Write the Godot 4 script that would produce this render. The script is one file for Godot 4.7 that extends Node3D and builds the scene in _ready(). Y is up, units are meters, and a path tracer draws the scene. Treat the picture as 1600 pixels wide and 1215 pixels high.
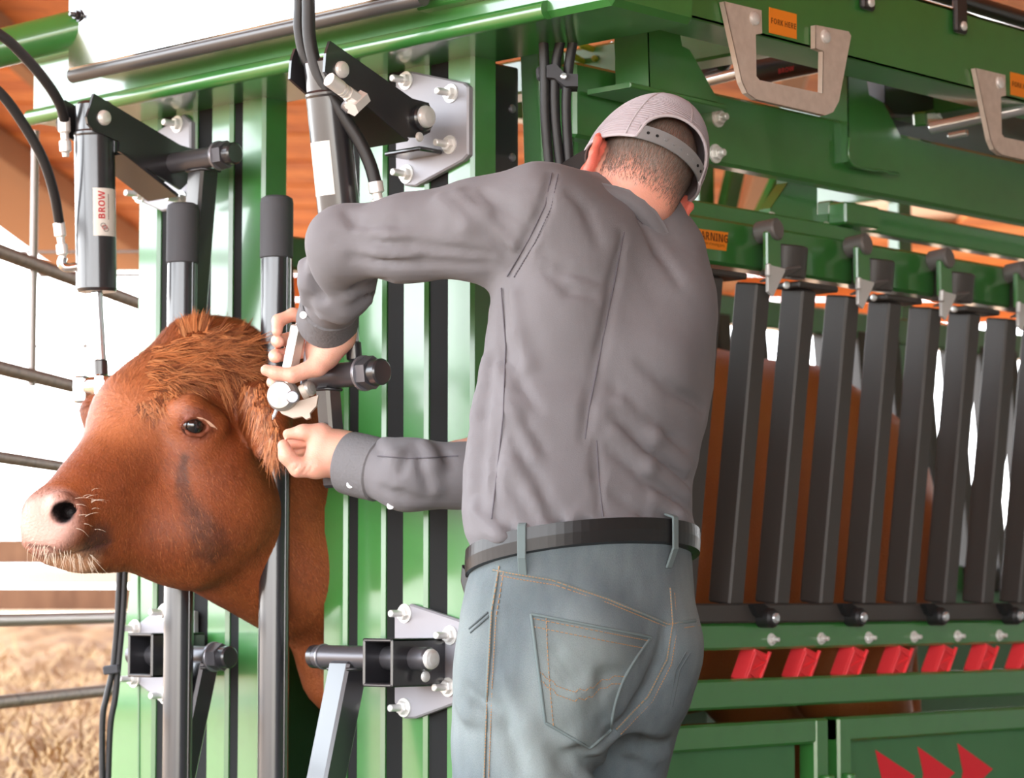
extends Node3D
# A rancher tags a red heifer held in a green hydraulic squeeze chute, inside an open-sided barn.
# World: +X runs back along the chute, +Z is the near side where the man stands, y is up, metres.

const FPX := 4080.0                     # focal length in pixels of the 1600 x 1215 frame
const CAM := Vector3(-3.231, 0.98, 3.133)
const FH := Vector3(0.7284, 0.0, -0.6852)   # level viewing direction
const RT := Vector3(0.6852, 0.0, 0.7284)    # to the right of it
var FW := Vector3.ZERO
var UC := Vector3.ZERO
var M := {}
var used := {}
var rng := RandomNumberGenerator.new()

# ---------------------------------------------------------------- places
func ray(px: float, py: float) -> Vector3:
	return FW + RT * ((px - 800.0) / FPX) + UC * ((607.5 - py) / FPX)

func P(px: float, py: float, d: float) -> Vector3:
	return CAM + ray(px, py) * d

func PX(px: float, py: float, x: float) -> Vector3:
	var r := ray(px, py)
	return CAM + r * ((x - CAM.x) / r.x)

func PZ(px: float, py: float, z: float) -> Vector3:
	var r := ray(px, py)
	return CAM + r * ((z - CAM.z) / r.z)

func PY(px: float, py: float, y: float) -> Vector3:
	var r := ray(px, py)
	return CAM + r * ((y - CAM.y) / r.y)

# a point given by metres to the right of the camera, height, metres ahead (level)
func B(right: float, y: float, ahead: float) -> Vector3:
	return Vector3(CAM.x, y, CAM.z) + RT * right + FH * ahead

# ---------------------------------------------------------------- nodes
func named(n: String) -> String:
	if not used.has(n):
		used[n] = 0
		return n
	used[n] += 1
	return "%s_%03d" % [n, used[n]]

func tag(o: Node, label: String, category := "", group := "", kind := "") -> void:
	if label: o.set_meta("label", label)
	if category: o.set_meta("category", category)
	if group: o.set_meta("group", group)
	if kind: o.set_meta("kind", kind)

func thing(n: String, label: String, category: String, group := "", at := Vector3.ZERO) -> Node3D:
	var o := Node3D.new()
	o.name = named(n)
	o.position = at
	add_child(o)
	tag(o, label, category, group)
	return o

func new_st() -> SurfaceTool:
	var st := SurfaceTool.new()
	st.begin(Mesh.PRIMITIVE_TRIANGLES)
	return st

# commits a SurfaceTool given in world coordinates as one mesh under parent
func part(parent: Node3D, n: String, st: SurfaceTool, m: Material, label := "") -> MeshInstance3D:
	return part_mesh(parent, n, st.commit(), m, label)

func part_mesh(parent: Node3D, n: String, mesh: Mesh, m: Material, label := "") -> MeshInstance3D:
	var o := MeshInstance3D.new()
	o.mesh = mesh
	o.material_override = m
	if parent == self:
		o.name = named(n)
	else:
		var k := 0
		var nn := n
		while parent.has_node(nn):
			k += 1
			nn = "%s_%03d" % [n, k]
		o.name = nn
		var w := parent.position
		var q: Node = parent.get_parent()
		while q != self and q is Node3D:
			w += (q as Node3D).position
			q = q.get_parent()
		o.position = -w
		if parent is MeshInstance3D:
			o.position = Vector3.ZERO
	parent.add_child(o)
	if label: o.set_meta("label", label)
	return o

func struct(n: String, st: SurfaceTool, m: Material, label := "") -> MeshInstance3D:
	var o := part(self, n, st, m, label)
	o.set_meta("kind", "structure")
	return o

# ---------------------------------------------------------------- shapes
func tri(st: SurfaceTool, a: Vector3, b: Vector3, c: Vector3, n: Vector3) -> void:
	if (b - a).cross(c - a).dot(n) > 0.0:
		var t := b
		b = c
		c = t
	st.set_normal(n); st.add_vertex(a)
	st.set_normal(n); st.add_vertex(b)
	st.set_normal(n); st.add_vertex(c)

func tri3(st: SurfaceTool, a: Vector3, b: Vector3, c: Vector3, na: Vector3, nb: Vector3, nc: Vector3) -> void:
	if (b - a).cross(c - a).dot(na + nb + nc) > 0.0:
		st.set_normal(na); st.add_vertex(a)
		st.set_normal(nc); st.add_vertex(c)
		st.set_normal(nb); st.add_vertex(b)
	else:
		st.set_normal(na); st.add_vertex(a)
		st.set_normal(nb); st.add_vertex(b)
		st.set_normal(nc); st.add_vertex(c)

func quad(st: SurfaceTool, a: Vector3, b: Vector3, c: Vector3, d: Vector3, n: Vector3) -> void:
	tri(st, a, b, c, n)
	tri(st, a, c, d, n)

# chamfered box: centre frame t, full size s, chamfer c
func box(st: SurfaceTool, t: Transform3D, s: Vector3, c := 0.004) -> void:
	var h := s * 0.5
	c = minf(c, minf(h.x, minf(h.y, h.z)) * 0.7)
	var ax := [t.basis.x.normalized(), t.basis.y.normalized(), t.basis.z.normalized()]
	var hh := [h.x, h.y, h.z]
	var o := t.origin
	for i in 3:
		var j := (i + 1) % 3
		var k := (i + 2) % 3
		for s1 in [-1.0, 1.0]:
			var f: Vector3 = o + ax[i] * (hh[i] * s1)
			var u: Vector3 = ax[j] * (hh[j] - c)
			var v: Vector3 = ax[k] * (hh[k] - c)
			quad(st, f - u - v, f + u - v, f + u + v, f - u + v, ax[i] * s1)
			for s2 in [-1.0, 1.0]:
				var n: Vector3 = (ax[i] * s1 + ax[j] * s2).normalized()
				var w: Vector3 = ax[k] * (hh[k] - c)
				var p: Vector3 = o + ax[i] * (hh[i] * s1) + ax[j] * ((hh[j] - c) * s2)
				var q: Vector3 = o + ax[i] * ((hh[i] - c) * s1) + ax[j] * (hh[j] * s2)
				quad(st, p - w, q - w, q + w, p + w, n)
	for sx in [-1.0, 1.0]:
		for sy in [-1.0, 1.0]:
			for sz in [-1.0, 1.0]:
				var n: Vector3 = (ax[0] * sx + ax[1] * sy + ax[2] * sz).normalized()
				var a: Vector3 = o + ax[0] * (h.x * sx) + ax[1] * ((h.y - c) * sy) + ax[2] * ((h.z - c) * sz)
				var b: Vector3 = o + ax[0] * ((h.x - c) * sx) + ax[1] * (h.y * sy) + ax[2] * ((h.z - c) * sz)
				var d: Vector3 = o + ax[0] * ((h.x - c) * sx) + ax[1] * ((h.y - c) * sy) + ax[2] * (h.z * sz)
				tri(st, a, b, d, n)

# box between two corners, along the world's axes
func abox(st: SurfaceTool, a: Vector3, b: Vector3, c := 0.004) -> void:
	box(st, Transform3D(Basis.IDENTITY, (a + b) * 0.5), (b - a).abs(), c)

# box-section bar from a to b: w across (towards side), h along the other way
func bar(st: SurfaceTool, a: Vector3, b: Vector3, w: float, h: float, side: Vector3, c := 0.004) -> void:
	var y := (b - a).normalized()
	var x := (side - y * side.dot(y)).normalized()
	var z := x.cross(y)
	box(st, Transform3D(Basis(x, y, z), (a + b) * 0.5), Vector3(w, a.distance_to(b), h), c)

func frame_of(dir: Vector3, hint := Vector3.UP) -> Basis:
	var y := dir.normalized()
	if absf(y.dot(hint)) > 0.98: hint = Vector3.RIGHT
	var x := hint.cross(y).normalized()
	return Basis(x, y, x.cross(y))

# turned shape round an axis: profile of Vector2(radius, along)
func lathe(st: SurfaceTool, o: Vector3, dir: Vector3, prof: Array, sides := 24, turn := 0.0) -> void:
	var bs := frame_of(dir)
	for i in prof.size() - 1:
		var p: Vector2 = prof[i]
		var q: Vector2 = prof[i + 1]
		var d := q - p
		if d.length() < 1e-7: continue
		var nr := Vector2(d.y, -d.x).normalized()
		for k in sides:
			var a0 := TAU * k / sides + turn
			var a1 := TAU * (k + 1) / sides + turn
			var e0 := bs.x * cos(a0) + bs.z * sin(a0)
			var e1 := bs.x * cos(a1) + bs.z * sin(a1)
			var n0 := (e0 * nr.x + bs.y * nr.y).normalized()
			var n1 := (e1 * nr.x + bs.y * nr.y).normalized()
			if sides <= 6:
				n0 = (n0 + n1).normalized()
				n1 = n0
			var A := o + e0 * p.x + bs.y * p.y
			var Bq := o + e1 * p.x + bs.y * p.y
			var C := o + e1 * q.x + bs.y * q.y
			var D := o + e0 * q.x + bs.y * q.y
			if p.x > 1e-6: tri3(st, A, Bq, C, n0, n1, n1)
			if q.x > 1e-6: tri3(st, A, C, D, n0, n1, n0)

func cyl(st: SurfaceTool, a: Vector3, b: Vector3, r: float, bev := 0.003, sides := 24) -> void:
	var l := a.distance_to(b)
	bev = minf(bev, minf(r, l) * 0.45)
	lathe(st, a, b - a, [Vector2(0, 0), Vector2(r - bev, 0), Vector2(r, bev), Vector2(r, l - bev), Vector2(r - bev, l), Vector2(0, l)], sides)

# hollow pipe piece (open ends)
func pipe(st: SurfaceTool, a: Vector3, b: Vector3, r: float, ri: float, sides := 24) -> void:
	var l := a.distance_to(b)
	lathe(st, a, b - a, [Vector2(ri, 0), Vector2(r, 0), Vector2(r, l), Vector2(ri, l), Vector2(ri, 0)], sides)

# round tube along points (Catmull-Rom smoothed when steps > 1), radius r or per-point radii
func tube(st: SurfaceTool, pts: Array, r, steps := 1, sides := 14, caps := true) -> void:
	var ps := PackedVector3Array()
	var rs := PackedFloat32Array()
	var n := pts.size()
	for i in n - 1:
		var p0: Vector3 = pts[maxi(i - 1, 0)]
		var p1: Vector3 = pts[i]
		var p2: Vector3 = pts[i + 1]
		var p3: Vector3 = pts[mini(i + 2, n - 1)]
		for s in steps:
			var t := float(s) / steps
			ps.append(p1 if steps == 1 else p1.cubic_interpolate(p2, p0, p3, t))
			rs.append(lerpf(r[i], r[i + 1], t) if r is Array else r)
	ps.append(pts[n - 1])
	rs.append(r[n - 1] if r is Array else r)
	var x := Vector3.ZERO
	var rings := []
	var axes := []
	for i in ps.size():
		var d := (ps[mini(i + 1, ps.size() - 1)] - ps[maxi(i - 1, 0)]).normalized()
		if i == 0: x = frame_of(d).x
		x = (x - d * x.dot(d)).normalized()
		var z := x.cross(d)
		var ring := PackedVector3Array()
		var nn := PackedVector3Array()
		for k in sides:
			var a := TAU * k / sides
			var e := x * cos(a) + z * sin(a)
			nn.append(e)
			ring.append(ps[i] + e * rs[i])
		rings.append(ring)
		axes.append(nn)
	for i in ps.size() - 1:
		for k in sides:
			var l := (k + 1) % sides
			tri3(st, rings[i][k], rings[i][l], rings[i + 1][l], axes[i][k], axes[i][l], axes[i + 1][l])
			tri3(st, rings[i][k], rings[i + 1][l], rings[i + 1][k], axes[i][k], axes[i + 1][l], axes[i + 1][k])
	if caps:
		for e in [0, ps.size() - 1]:
			var d := (ps[1] - ps[0]).normalized() * -1.0 if e == 0 else (ps[e] - ps[e - 1]).normalized()
			for k in sides:
				tri(st, ps[e], rings[e][k], rings[e][(k + 1) % sides], d)

# flat plate from an outline of world points lying about in one plane, thickened along back
func plate(st: SurfaceTool, pts: Array, back: Vector3, bev := 0.0015) -> void:
	var o: Vector3 = pts[0]
	var n := -back.normalized()
	var bs := frame_of(n, Vector3(0.13, 0.9, 0.21))
	var poly := PackedVector2Array()
	for p in pts:
		var q: Vector3 = p - o
		poly.append(Vector2(q.dot(bs.x), q.dot(bs.z)))
	if Geometry2D.is_polygon_clockwise(poly): poly.reverse()
	var inner := poly
	var off := Geometry2D.offset_polygon(poly, -bev)
	if off.size() == 1 and off[0].size() == poly.size(): inner = off[0]
	var up := func(v: Vector2, k: float) -> Vector3: return o + bs.x * v.x + bs.z * v.y + n * k
	var ids := Geometry2D.triangulate_polygon(inner)
	var th := back.length()
	for i in range(0, ids.size(), 3):
		tri(st, up.call(inner[ids[i]], 0.0), up.call(inner[ids[i + 1]], 0.0), up.call(inner[ids[i + 2]], 0.0), n)
		tri(st, up.call(inner[ids[i]], -th), up.call(inner[ids[i + 1]], -th), up.call(inner[ids[i + 2]], -th), -n)
	for i in poly.size():
		var j := (i + 1) % poly.size()
		var e: Vector2 = (poly[j] - poly[i]).normalized()
		var on := bs.x * e.y - bs.z * e.x
		var out := on
		if Geometry2D.is_point_in_polygon((poly[i] + poly[j]) * 0.5 + Vector2(e.y, -e.x) * 0.0005, poly): out = -on
		quad(st, up.call(poly[i], -bev), up.call(poly[j], -bev), up.call(poly[j], -th), up.call(poly[i], -th), out)
		if inner.size() == poly.size() and inner != poly:
			# match by nearest corner
			var a := near2(inner, poly[i])
			var b := near2(inner, poly[j])
			quad(st, up.call(poly[i], -bev), up.call(poly[j], -bev), up.call(b, 0.0), up.call(a, 0.0), (out + n).normalized())

func near2(ps: PackedVector2Array, p: Vector2) -> Vector2:
	var best := ps[0]
	for q in ps:
		if q.distance_squared_to(p) < best.distance_squared_to(p): best = q
	return best

# bolt end with washer, nut and thread standing on a surface
func bolt(parent: Node3D, at: Vector3, n: Vector3, r: float, m: Material, stud := 1.0, called := "bolt") -> void:
	var st := new_st()
	lathe(st, at, n, [Vector2(r * 1.45, 0), Vector2(r * 1.45, r * 0.25), Vector2(0, r * 0.25)], 20)
	lathe(st, at, n, [Vector2(r * 1.05, r * 0.25), Vector2(r * 1.05, r * 0.95), Vector2(r * 0.95, r * 1.05), Vector2(0, r * 1.05)], 6, 0.3)
	if stud > 0.0:
		lathe(st, at, n, [Vector2(r * 0.55, r * 1.0), Vector2(r * 0.55, r * (1.5 + stud)), Vector2(r * 0.42, r * (1.62 + stud)), Vector2(0, r * (1.62 + stud))], 14)
	part(parent, called, st, m)

func dome(parent: Node3D, at: Vector3, n: Vector3, r: float, m: Material, called := "bolt_head") -> void:
	var st := new_st()
	lathe(st, at, n, [Vector2(r, 0), Vector2(r, r * 0.2), Vector2(r * 0.92, r * 0.4), Vector2(r * 0.6, r * 0.58), Vector2(0, r * 0.66)], 20)
	part(parent, called, st, m)

# square tube with an open, dark-looking end (end at a, running to b)
func open_tube(st: SurfaceTool, a: Vector3, b: Vector3, w: float, h: float, side: Vector3, t := 0.006) -> void:
	var y := (b - a).normalized()
	var x := (side - y * side.dot(y)).normalized()
	var z := x.cross(y)
	for s in [-1.0, 1.0]:
		bar(st, a + x * (w - t) * 0.5 * s, b + x * (w - t) * 0.5 * s, t, h, side, 0.002)
		bar(st, a + z * (h - t) * 0.5 * s, b + z * (h - t) * 0.5 * s, w, t, side, 0.002)

# lettering lying on a surface: origin at the middle, right and up across the surface
func words(parent: Node3D, n: String, text: String, at: Vector3, right: Vector3, up: Vector3, width: float, m: Material, bold := 600) -> void:
	var tm := TextMesh.new()
	var f := SystemFont.new()
	f.font_names = PackedStringArray(["Droid Sans"])
	f.font_weight = bold
	tm.font = f
	tm.text = text
	tm.font_size = 32
	tm.pixel_size = 0.01
	tm.depth = 0.02
	tm.curve_step = 1.0
	var am := tm.get_aabb().size
	var k := width / maxf(am.x, 0.001)
	var mi := MeshInstance3D.new()
	mi.mesh = tm
	mi.material_override = m
	mi.name = n
	var r := right.normalized()
	var u := (up - r * up.dot(r)).normalized()
	mi.transform = Transform3D(Basis(r * k, u * k, r.cross(u) * k * 0.05), at)
	var w := Vector3.ZERO
	var q: Node = parent
	while q != self and q is Node3D:
		w += (q as Node3D).position
		q = q.get_parent()
	mi.position -= w
	parent.add_child(mi, true)

# ---------------------------------------------------------------- materials
func noise_tex(seed_: int, freq: float, octaves := 4, size := 512, normal := false, ramp: Gradient = null, kind := FastNoiseLite.TYPE_SIMPLEX_SMOOTH) -> NoiseTexture2D:
	var n := FastNoiseLite.new()
	n.seed = seed_
	n.frequency = freq
	n.noise_type = kind
	n.fractal_octaves = octaves
	var t := NoiseTexture2D.new()
	t.width = size
	t.height = size
	t.seamless = true
	t.noise = n
	t.as_normal_map = normal
	if ramp: t.color_ramp = ramp
	return t

func ramp(stops: Array) -> Gradient:
	var g := Gradient.new()
	var o := PackedFloat32Array()
	var c := PackedColorArray()
	for s in stops:
		o.append(s[0])
		c.append(s[1])
	g.offsets = o
	g.colors = c
	return g

func c8(r: int, g: int, b: int) -> Color:
	return Color(r / 255.0, g / 255.0, b / 255.0)

func mat(n: String, c: Color, rough := 0.6, metal := 0.0, spec := 0.5) -> StandardMaterial3D:
	var m := StandardMaterial3D.new()
	m.resource_name = n
	m.albedo_color = c
	m.roughness = rough
	m.metallic = metal
	m.metallic_specular = spec
	M[n] = m
	return m

func tritex(m: StandardMaterial3D, scale: Vector3, world := true) -> void:
	m.uv1_triplanar = true
	m.uv1_world_triplanar = world
	m.uv1_scale = scale

func _ready() -> void:
	rng.seed = 7
	# camera
	var pitch := atan(327.5 / FPX)
	FW = FH * cos(pitch) + Vector3.UP * sin(pitch)
	UC = Vector3.UP * cos(pitch) - FH * sin(pitch)
	var cam := Camera3D.new()
	cam.name = "camera"
	cam.transform = Transform3D(Basis(RT, UC, -FW), CAM)
	var att := CameraAttributesPhysical.new()
	att.frustum_focal_length = 12.0 / (607.5 / FPX)
	att.frustum_focus_distance = 4.15
	att.exposure_aperture = 5.0
	att.frustum_near = 0.05
	att.frustum_far = 400.0
	cam.attributes = att
	add_child(cam)
	cam.current = true
	# bright overcast sky
	var env := Environment.new()
	var sky := Sky.new()
	var sm := ProceduralSkyMaterial.new()
	sm.sky_top_color = Color(0.90, 0.95, 1.0)
	sm.sky_horizon_color = Color(1.0, 1.0, 1.0)
	sm.ground_bottom_color = Color(0.72, 0.66, 0.58)
	sm.ground_horizon_color = Color(0.9, 0.87, 0.82)
	sm.sky_energy_multiplier = 1.0
	sky.sky_material = sm
	env.background_mode = Environment.BG_SKY
	env.sky = sky
	env.background_energy_multiplier = 11.0
	env.tonemap_mode = Environment.TONE_MAPPER_LINEAR
	env.tonemap_exposure = 1.0
	env.sdfgi_enabled = true
	env.ssao_enabled = true
	env.ssil_enabled = true
	var we := WorldEnvironment.new()
	we.name = "world_environment"
	we.environment = env
	add_child(we)

	materials()
	barn()
	yard()
	chute_frame()
	chute_side()
	headgate()
	hoses()
	heifer()
	man()
	tool_in_hand()

func materials() -> void:
	var m: StandardMaterial3D
	m = mat("green_paint", c8(56, 122, 54), 0.34, 0.0, 0.6)
	m.clearcoat_enabled = true
	m.clearcoat = 1.0
	m.clearcoat_roughness = 0.12
	var g := ramp([[0.0, Color(0.94, 0.94, 0.93)], [0.45, Color(0.98, 0.98, 0.98)], [1.0, Color(1, 1, 1)]])
	m.albedo_texture = noise_tex(3, 0.012, 4, 512, false, g)
	tritex(m, Vector3(2.2, 2.2, 2.2))
	m = mat("green_panel", c8(68, 120, 74), 0.42)
	m.albedo_texture = M.green_paint.albedo_texture
	tritex(m, Vector3(1.2, 1.2, 1.2))
	m = mat("black_paint", c8(38, 37, 40), 0.32)
	m.clearcoat_enabled = true
	m.clearcoat = 0.85
	m.clearcoat_roughness = 0.15
	mat("trim_dark", c8(84, 82, 82), 0.3, 0.3)
	mat("bar_paint", c8(66, 62, 59), 0.45)
	mat("rubber", c8(34, 33, 34), 0.5)
	mat("grip_rubber", c8(66, 66, 70), 0.75)
	mat("hole_dark", c8(14, 14, 14), 0.9)
	mat("zinc", c8(232, 230, 226), 0.34, 0.4)
	mat("latch_bright", c8(214, 214, 212), 0.4, 0.35)
	mat("latch_steel", c8(120, 116, 114), 0.45, 0.4)
	mat("chrome", c8(222, 226, 230), 0.14, 0.7)
	m = mat("stainless", c8(232, 234, 236), 0.16, 1.0)
	m = mat("plate_steel", c8(152, 149, 154), 0.5, 0.25)
	m = mat("fork_steel", c8(206, 190, 176), 0.55, 0.05)
	m.albedo_texture = noise_tex(12, 0.03, 4, 256, false, ramp([[0.0, Color(0.93, 0.92, 0.91)], [1.0, Color(1, 1, 1)]]))
	tritex(m, Vector3(5, 5, 5))
	mat("bare_steel", c8(150, 150, 156), 0.32, 0.75)
	mat("orange_sticker", c8(245, 140, 30), 0.5)
	mat("sticker_ink", c8(120, 66, 20), 0.6)
	mat("warning_ink", c8(110, 52, 12), 0.6)
	mat("white_sticker", c8(225, 220, 212), 0.5)
	mat("grey_ink", c8(120, 112, 108), 0.6)
	mat("red_ink", c8(190, 40, 42), 0.6)
	m = mat("red_plastic", c8(242, 60, 66), 0.42)
	mat("decal_red", c8(228, 30, 48), 0.5)
	mat("galvanised", c8(150, 142, 138), 0.5, 0.5)
	mat("link_yellow", c8(150, 160, 40), 0.5)
	mat("shaft_steel", c8(96, 94, 98), 0.35, 0.6)
	mat("rail_paint", c8(196, 178, 156), 0.6)
	m = mat("pipe_rust", c8(126, 106, 92), 0.6, 0.2)
	m.albedo_texture = noise_tex(21, 0.04, 4, 256, false, ramp([[0.0, Color(0.6, 0.52, 0.46)], [0.5, Color(1, 1, 1)], [1.0, Color(1, 1, 1)]]))
	tritex(m, Vector3(3, 3, 3))
	for k in 4:
		m = mat("ceiling_wood_%d" % k, [c8(222, 132, 62), c8(212, 122, 54), c8(228, 142, 74), c8(204, 112, 48)][k], 0.65)
		m.albedo_texture = noise_tex(30 + k, 0.02, 5, 256, false, ramp([[0.0, Color(0.78, 0.72, 0.66)], [0.5, Color(1, 1, 1)], [1.0, Color(0.92, 0.88, 0.84)]]))
		tritex(m, Vector3(0.5, 4, 3))
	mat("light_block_grey", c8(150, 154, 148), 0.8)
	mat("rafter_wood", c8(150, 108, 78), 0.75)
	m = mat("fence_board", c8(140, 102, 74), 0.85)
	m.albedo_texture = noise_tex(40, 0.02, 4, 256, false, ramp([[0.0, Color(0.6, 0.52, 0.46)], [1.0, Color(1, 1, 1)]]))
	tritex(m, Vector3(3, 0.6, 3))
	m = mat("straw_ground", c8(168, 134, 98), 0.95)
	m.albedo_texture = noise_tex(41, 0.02, 5, 512, false, ramp([[0.0, Color(0.5, 0.42, 0.36)], [0.4, Color(0.86, 0.8, 0.74)], [1.0, Color(1.0, 1.0, 1.0)]]))
	m.heightmap_enabled = false
	tritex(m, Vector3(0.7, 0.7, 0.7))
	m = mat("barn_floor", c8(128, 112, 98), 0.95)
	m.albedo_texture = noise_tex(42, 0.02, 5, 512, false, ramp([[0.0, Color(0.6, 0.56, 0.5)], [1.0, Color(1, 1, 1)]]))
	tritex(m, Vector3(0.5, 0.5, 0.5))
	mat("straw_a", c8(190, 156, 110), 0.9)
	# man
	m = mat("shirt_cloth", c8(110, 107, 110), 0.85)
	m.rim_enabled = true
	m.rim = 0.25
	m.rim_tint = 0.5
	m.heightmap_enabled = true
	m.heightmap_texture = noise_tex(50, 0.25, 2, 256)
	m.heightmap_scale = 0.03
	tritex(m, Vector3(9, 9, 9))
	m = mat("cuff_cloth", c8(108, 106, 108), 0.9)
	m.heightmap_enabled = true
	m.heightmap_texture = noise_tex(51, 0.08, 4, 256)
	m.heightmap_scale = 0.12
	tritex(m, Vector3(7, 7, 7))
	mat("stitch_grey", c8(92, 88, 94), 0.9)
	m = mat("denim", Color(1, 1, 1), 0.9)
	m.vertex_color_use_as_albedo = true
	m.albedo_texture = noise_tex(52, 0.35, 3, 512, false, ramp([[0.0, Color(0.66, 0.7, 0.74)], [0.5, Color(0.94, 0.96, 0.98)], [1.0, Color(1, 1, 1)]]))
	m.heightmap_enabled = true
	m.heightmap_texture = noise_tex(53, 0.3, 2, 256)
	m.heightmap_scale = 0.04
	tritex(m, Vector3(6, 2.5, 6))
	mat("denim_seam", c8(98, 110, 110), 0.9)
	mat("denim_dark", c8(74, 82, 84), 0.9)
	mat("thread_orange", c8(158, 120, 82), 0.8)
	m = mat("belt_leather", c8(22, 20, 21), 0.35)
	mat("cap_cloth", c8(168, 158, 162), 0.85)
	mat("cap_mesh", c8(158, 148, 152), 0.85)
	mat("cap_seam", c8(176, 168, 172), 0.85)
	mat("strap_plastic", c8(120, 120, 120), 0.5)
	mat("brim_cloth", c8(62, 58, 58), 0.85)
	m = mat("skin", Color(1, 1, 1), 0.5)
	m.vertex_color_use_as_albedo = true
	m.subsurf_scatter_enabled = true
	m.subsurf_scatter_strength = 0.25
	m.heightmap_enabled = true
	m.heightmap_texture = noise_tex(54, 0.12, 4, 256)
	m.heightmap_scale = 0.05
	tritex(m, Vector3(10, 10, 10))
	m = mat("hair_brown", Color(1, 1, 1), 0.6)
	m.vertex_color_use_as_albedo = true
	mat("button_white", c8(235, 235, 238), 0.3)
	mat("boot_leather", c8(70, 52, 40), 0.6)
	# animal
	m = mat("hide", Color(1, 1, 1), 0.62)
	m.vertex_color_use_as_albedo = true
	m.heightmap_enabled = true
	m.heightmap_texture = noise_tex(60, 0.06, 5, 512)
	m.heightmap_scale = 0.15
	tritex(m, Vector3(5, 5, 5))
	m = mat("fur", Color(1, 1, 1), 0.5)
	m.vertex_color_use_as_albedo = true
	m.backlight_enabled = true
	m.backlight = Color(0.25, 0.2, 0.16)
	m = mat("eye_dark", c8(22, 18, 20), 0.06)
	m.clearcoat_enabled = true
	m.clearcoat = 1.0
	m.clearcoat_roughness = 0.03
	mat("eyelid", c8(120, 62, 46), 0.5)
	mat("nostril_dark", c8(34, 20, 18), 0.8)
	m = mat("tool_metal", c8(176, 172, 166), 0.34, 0.55)

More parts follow.
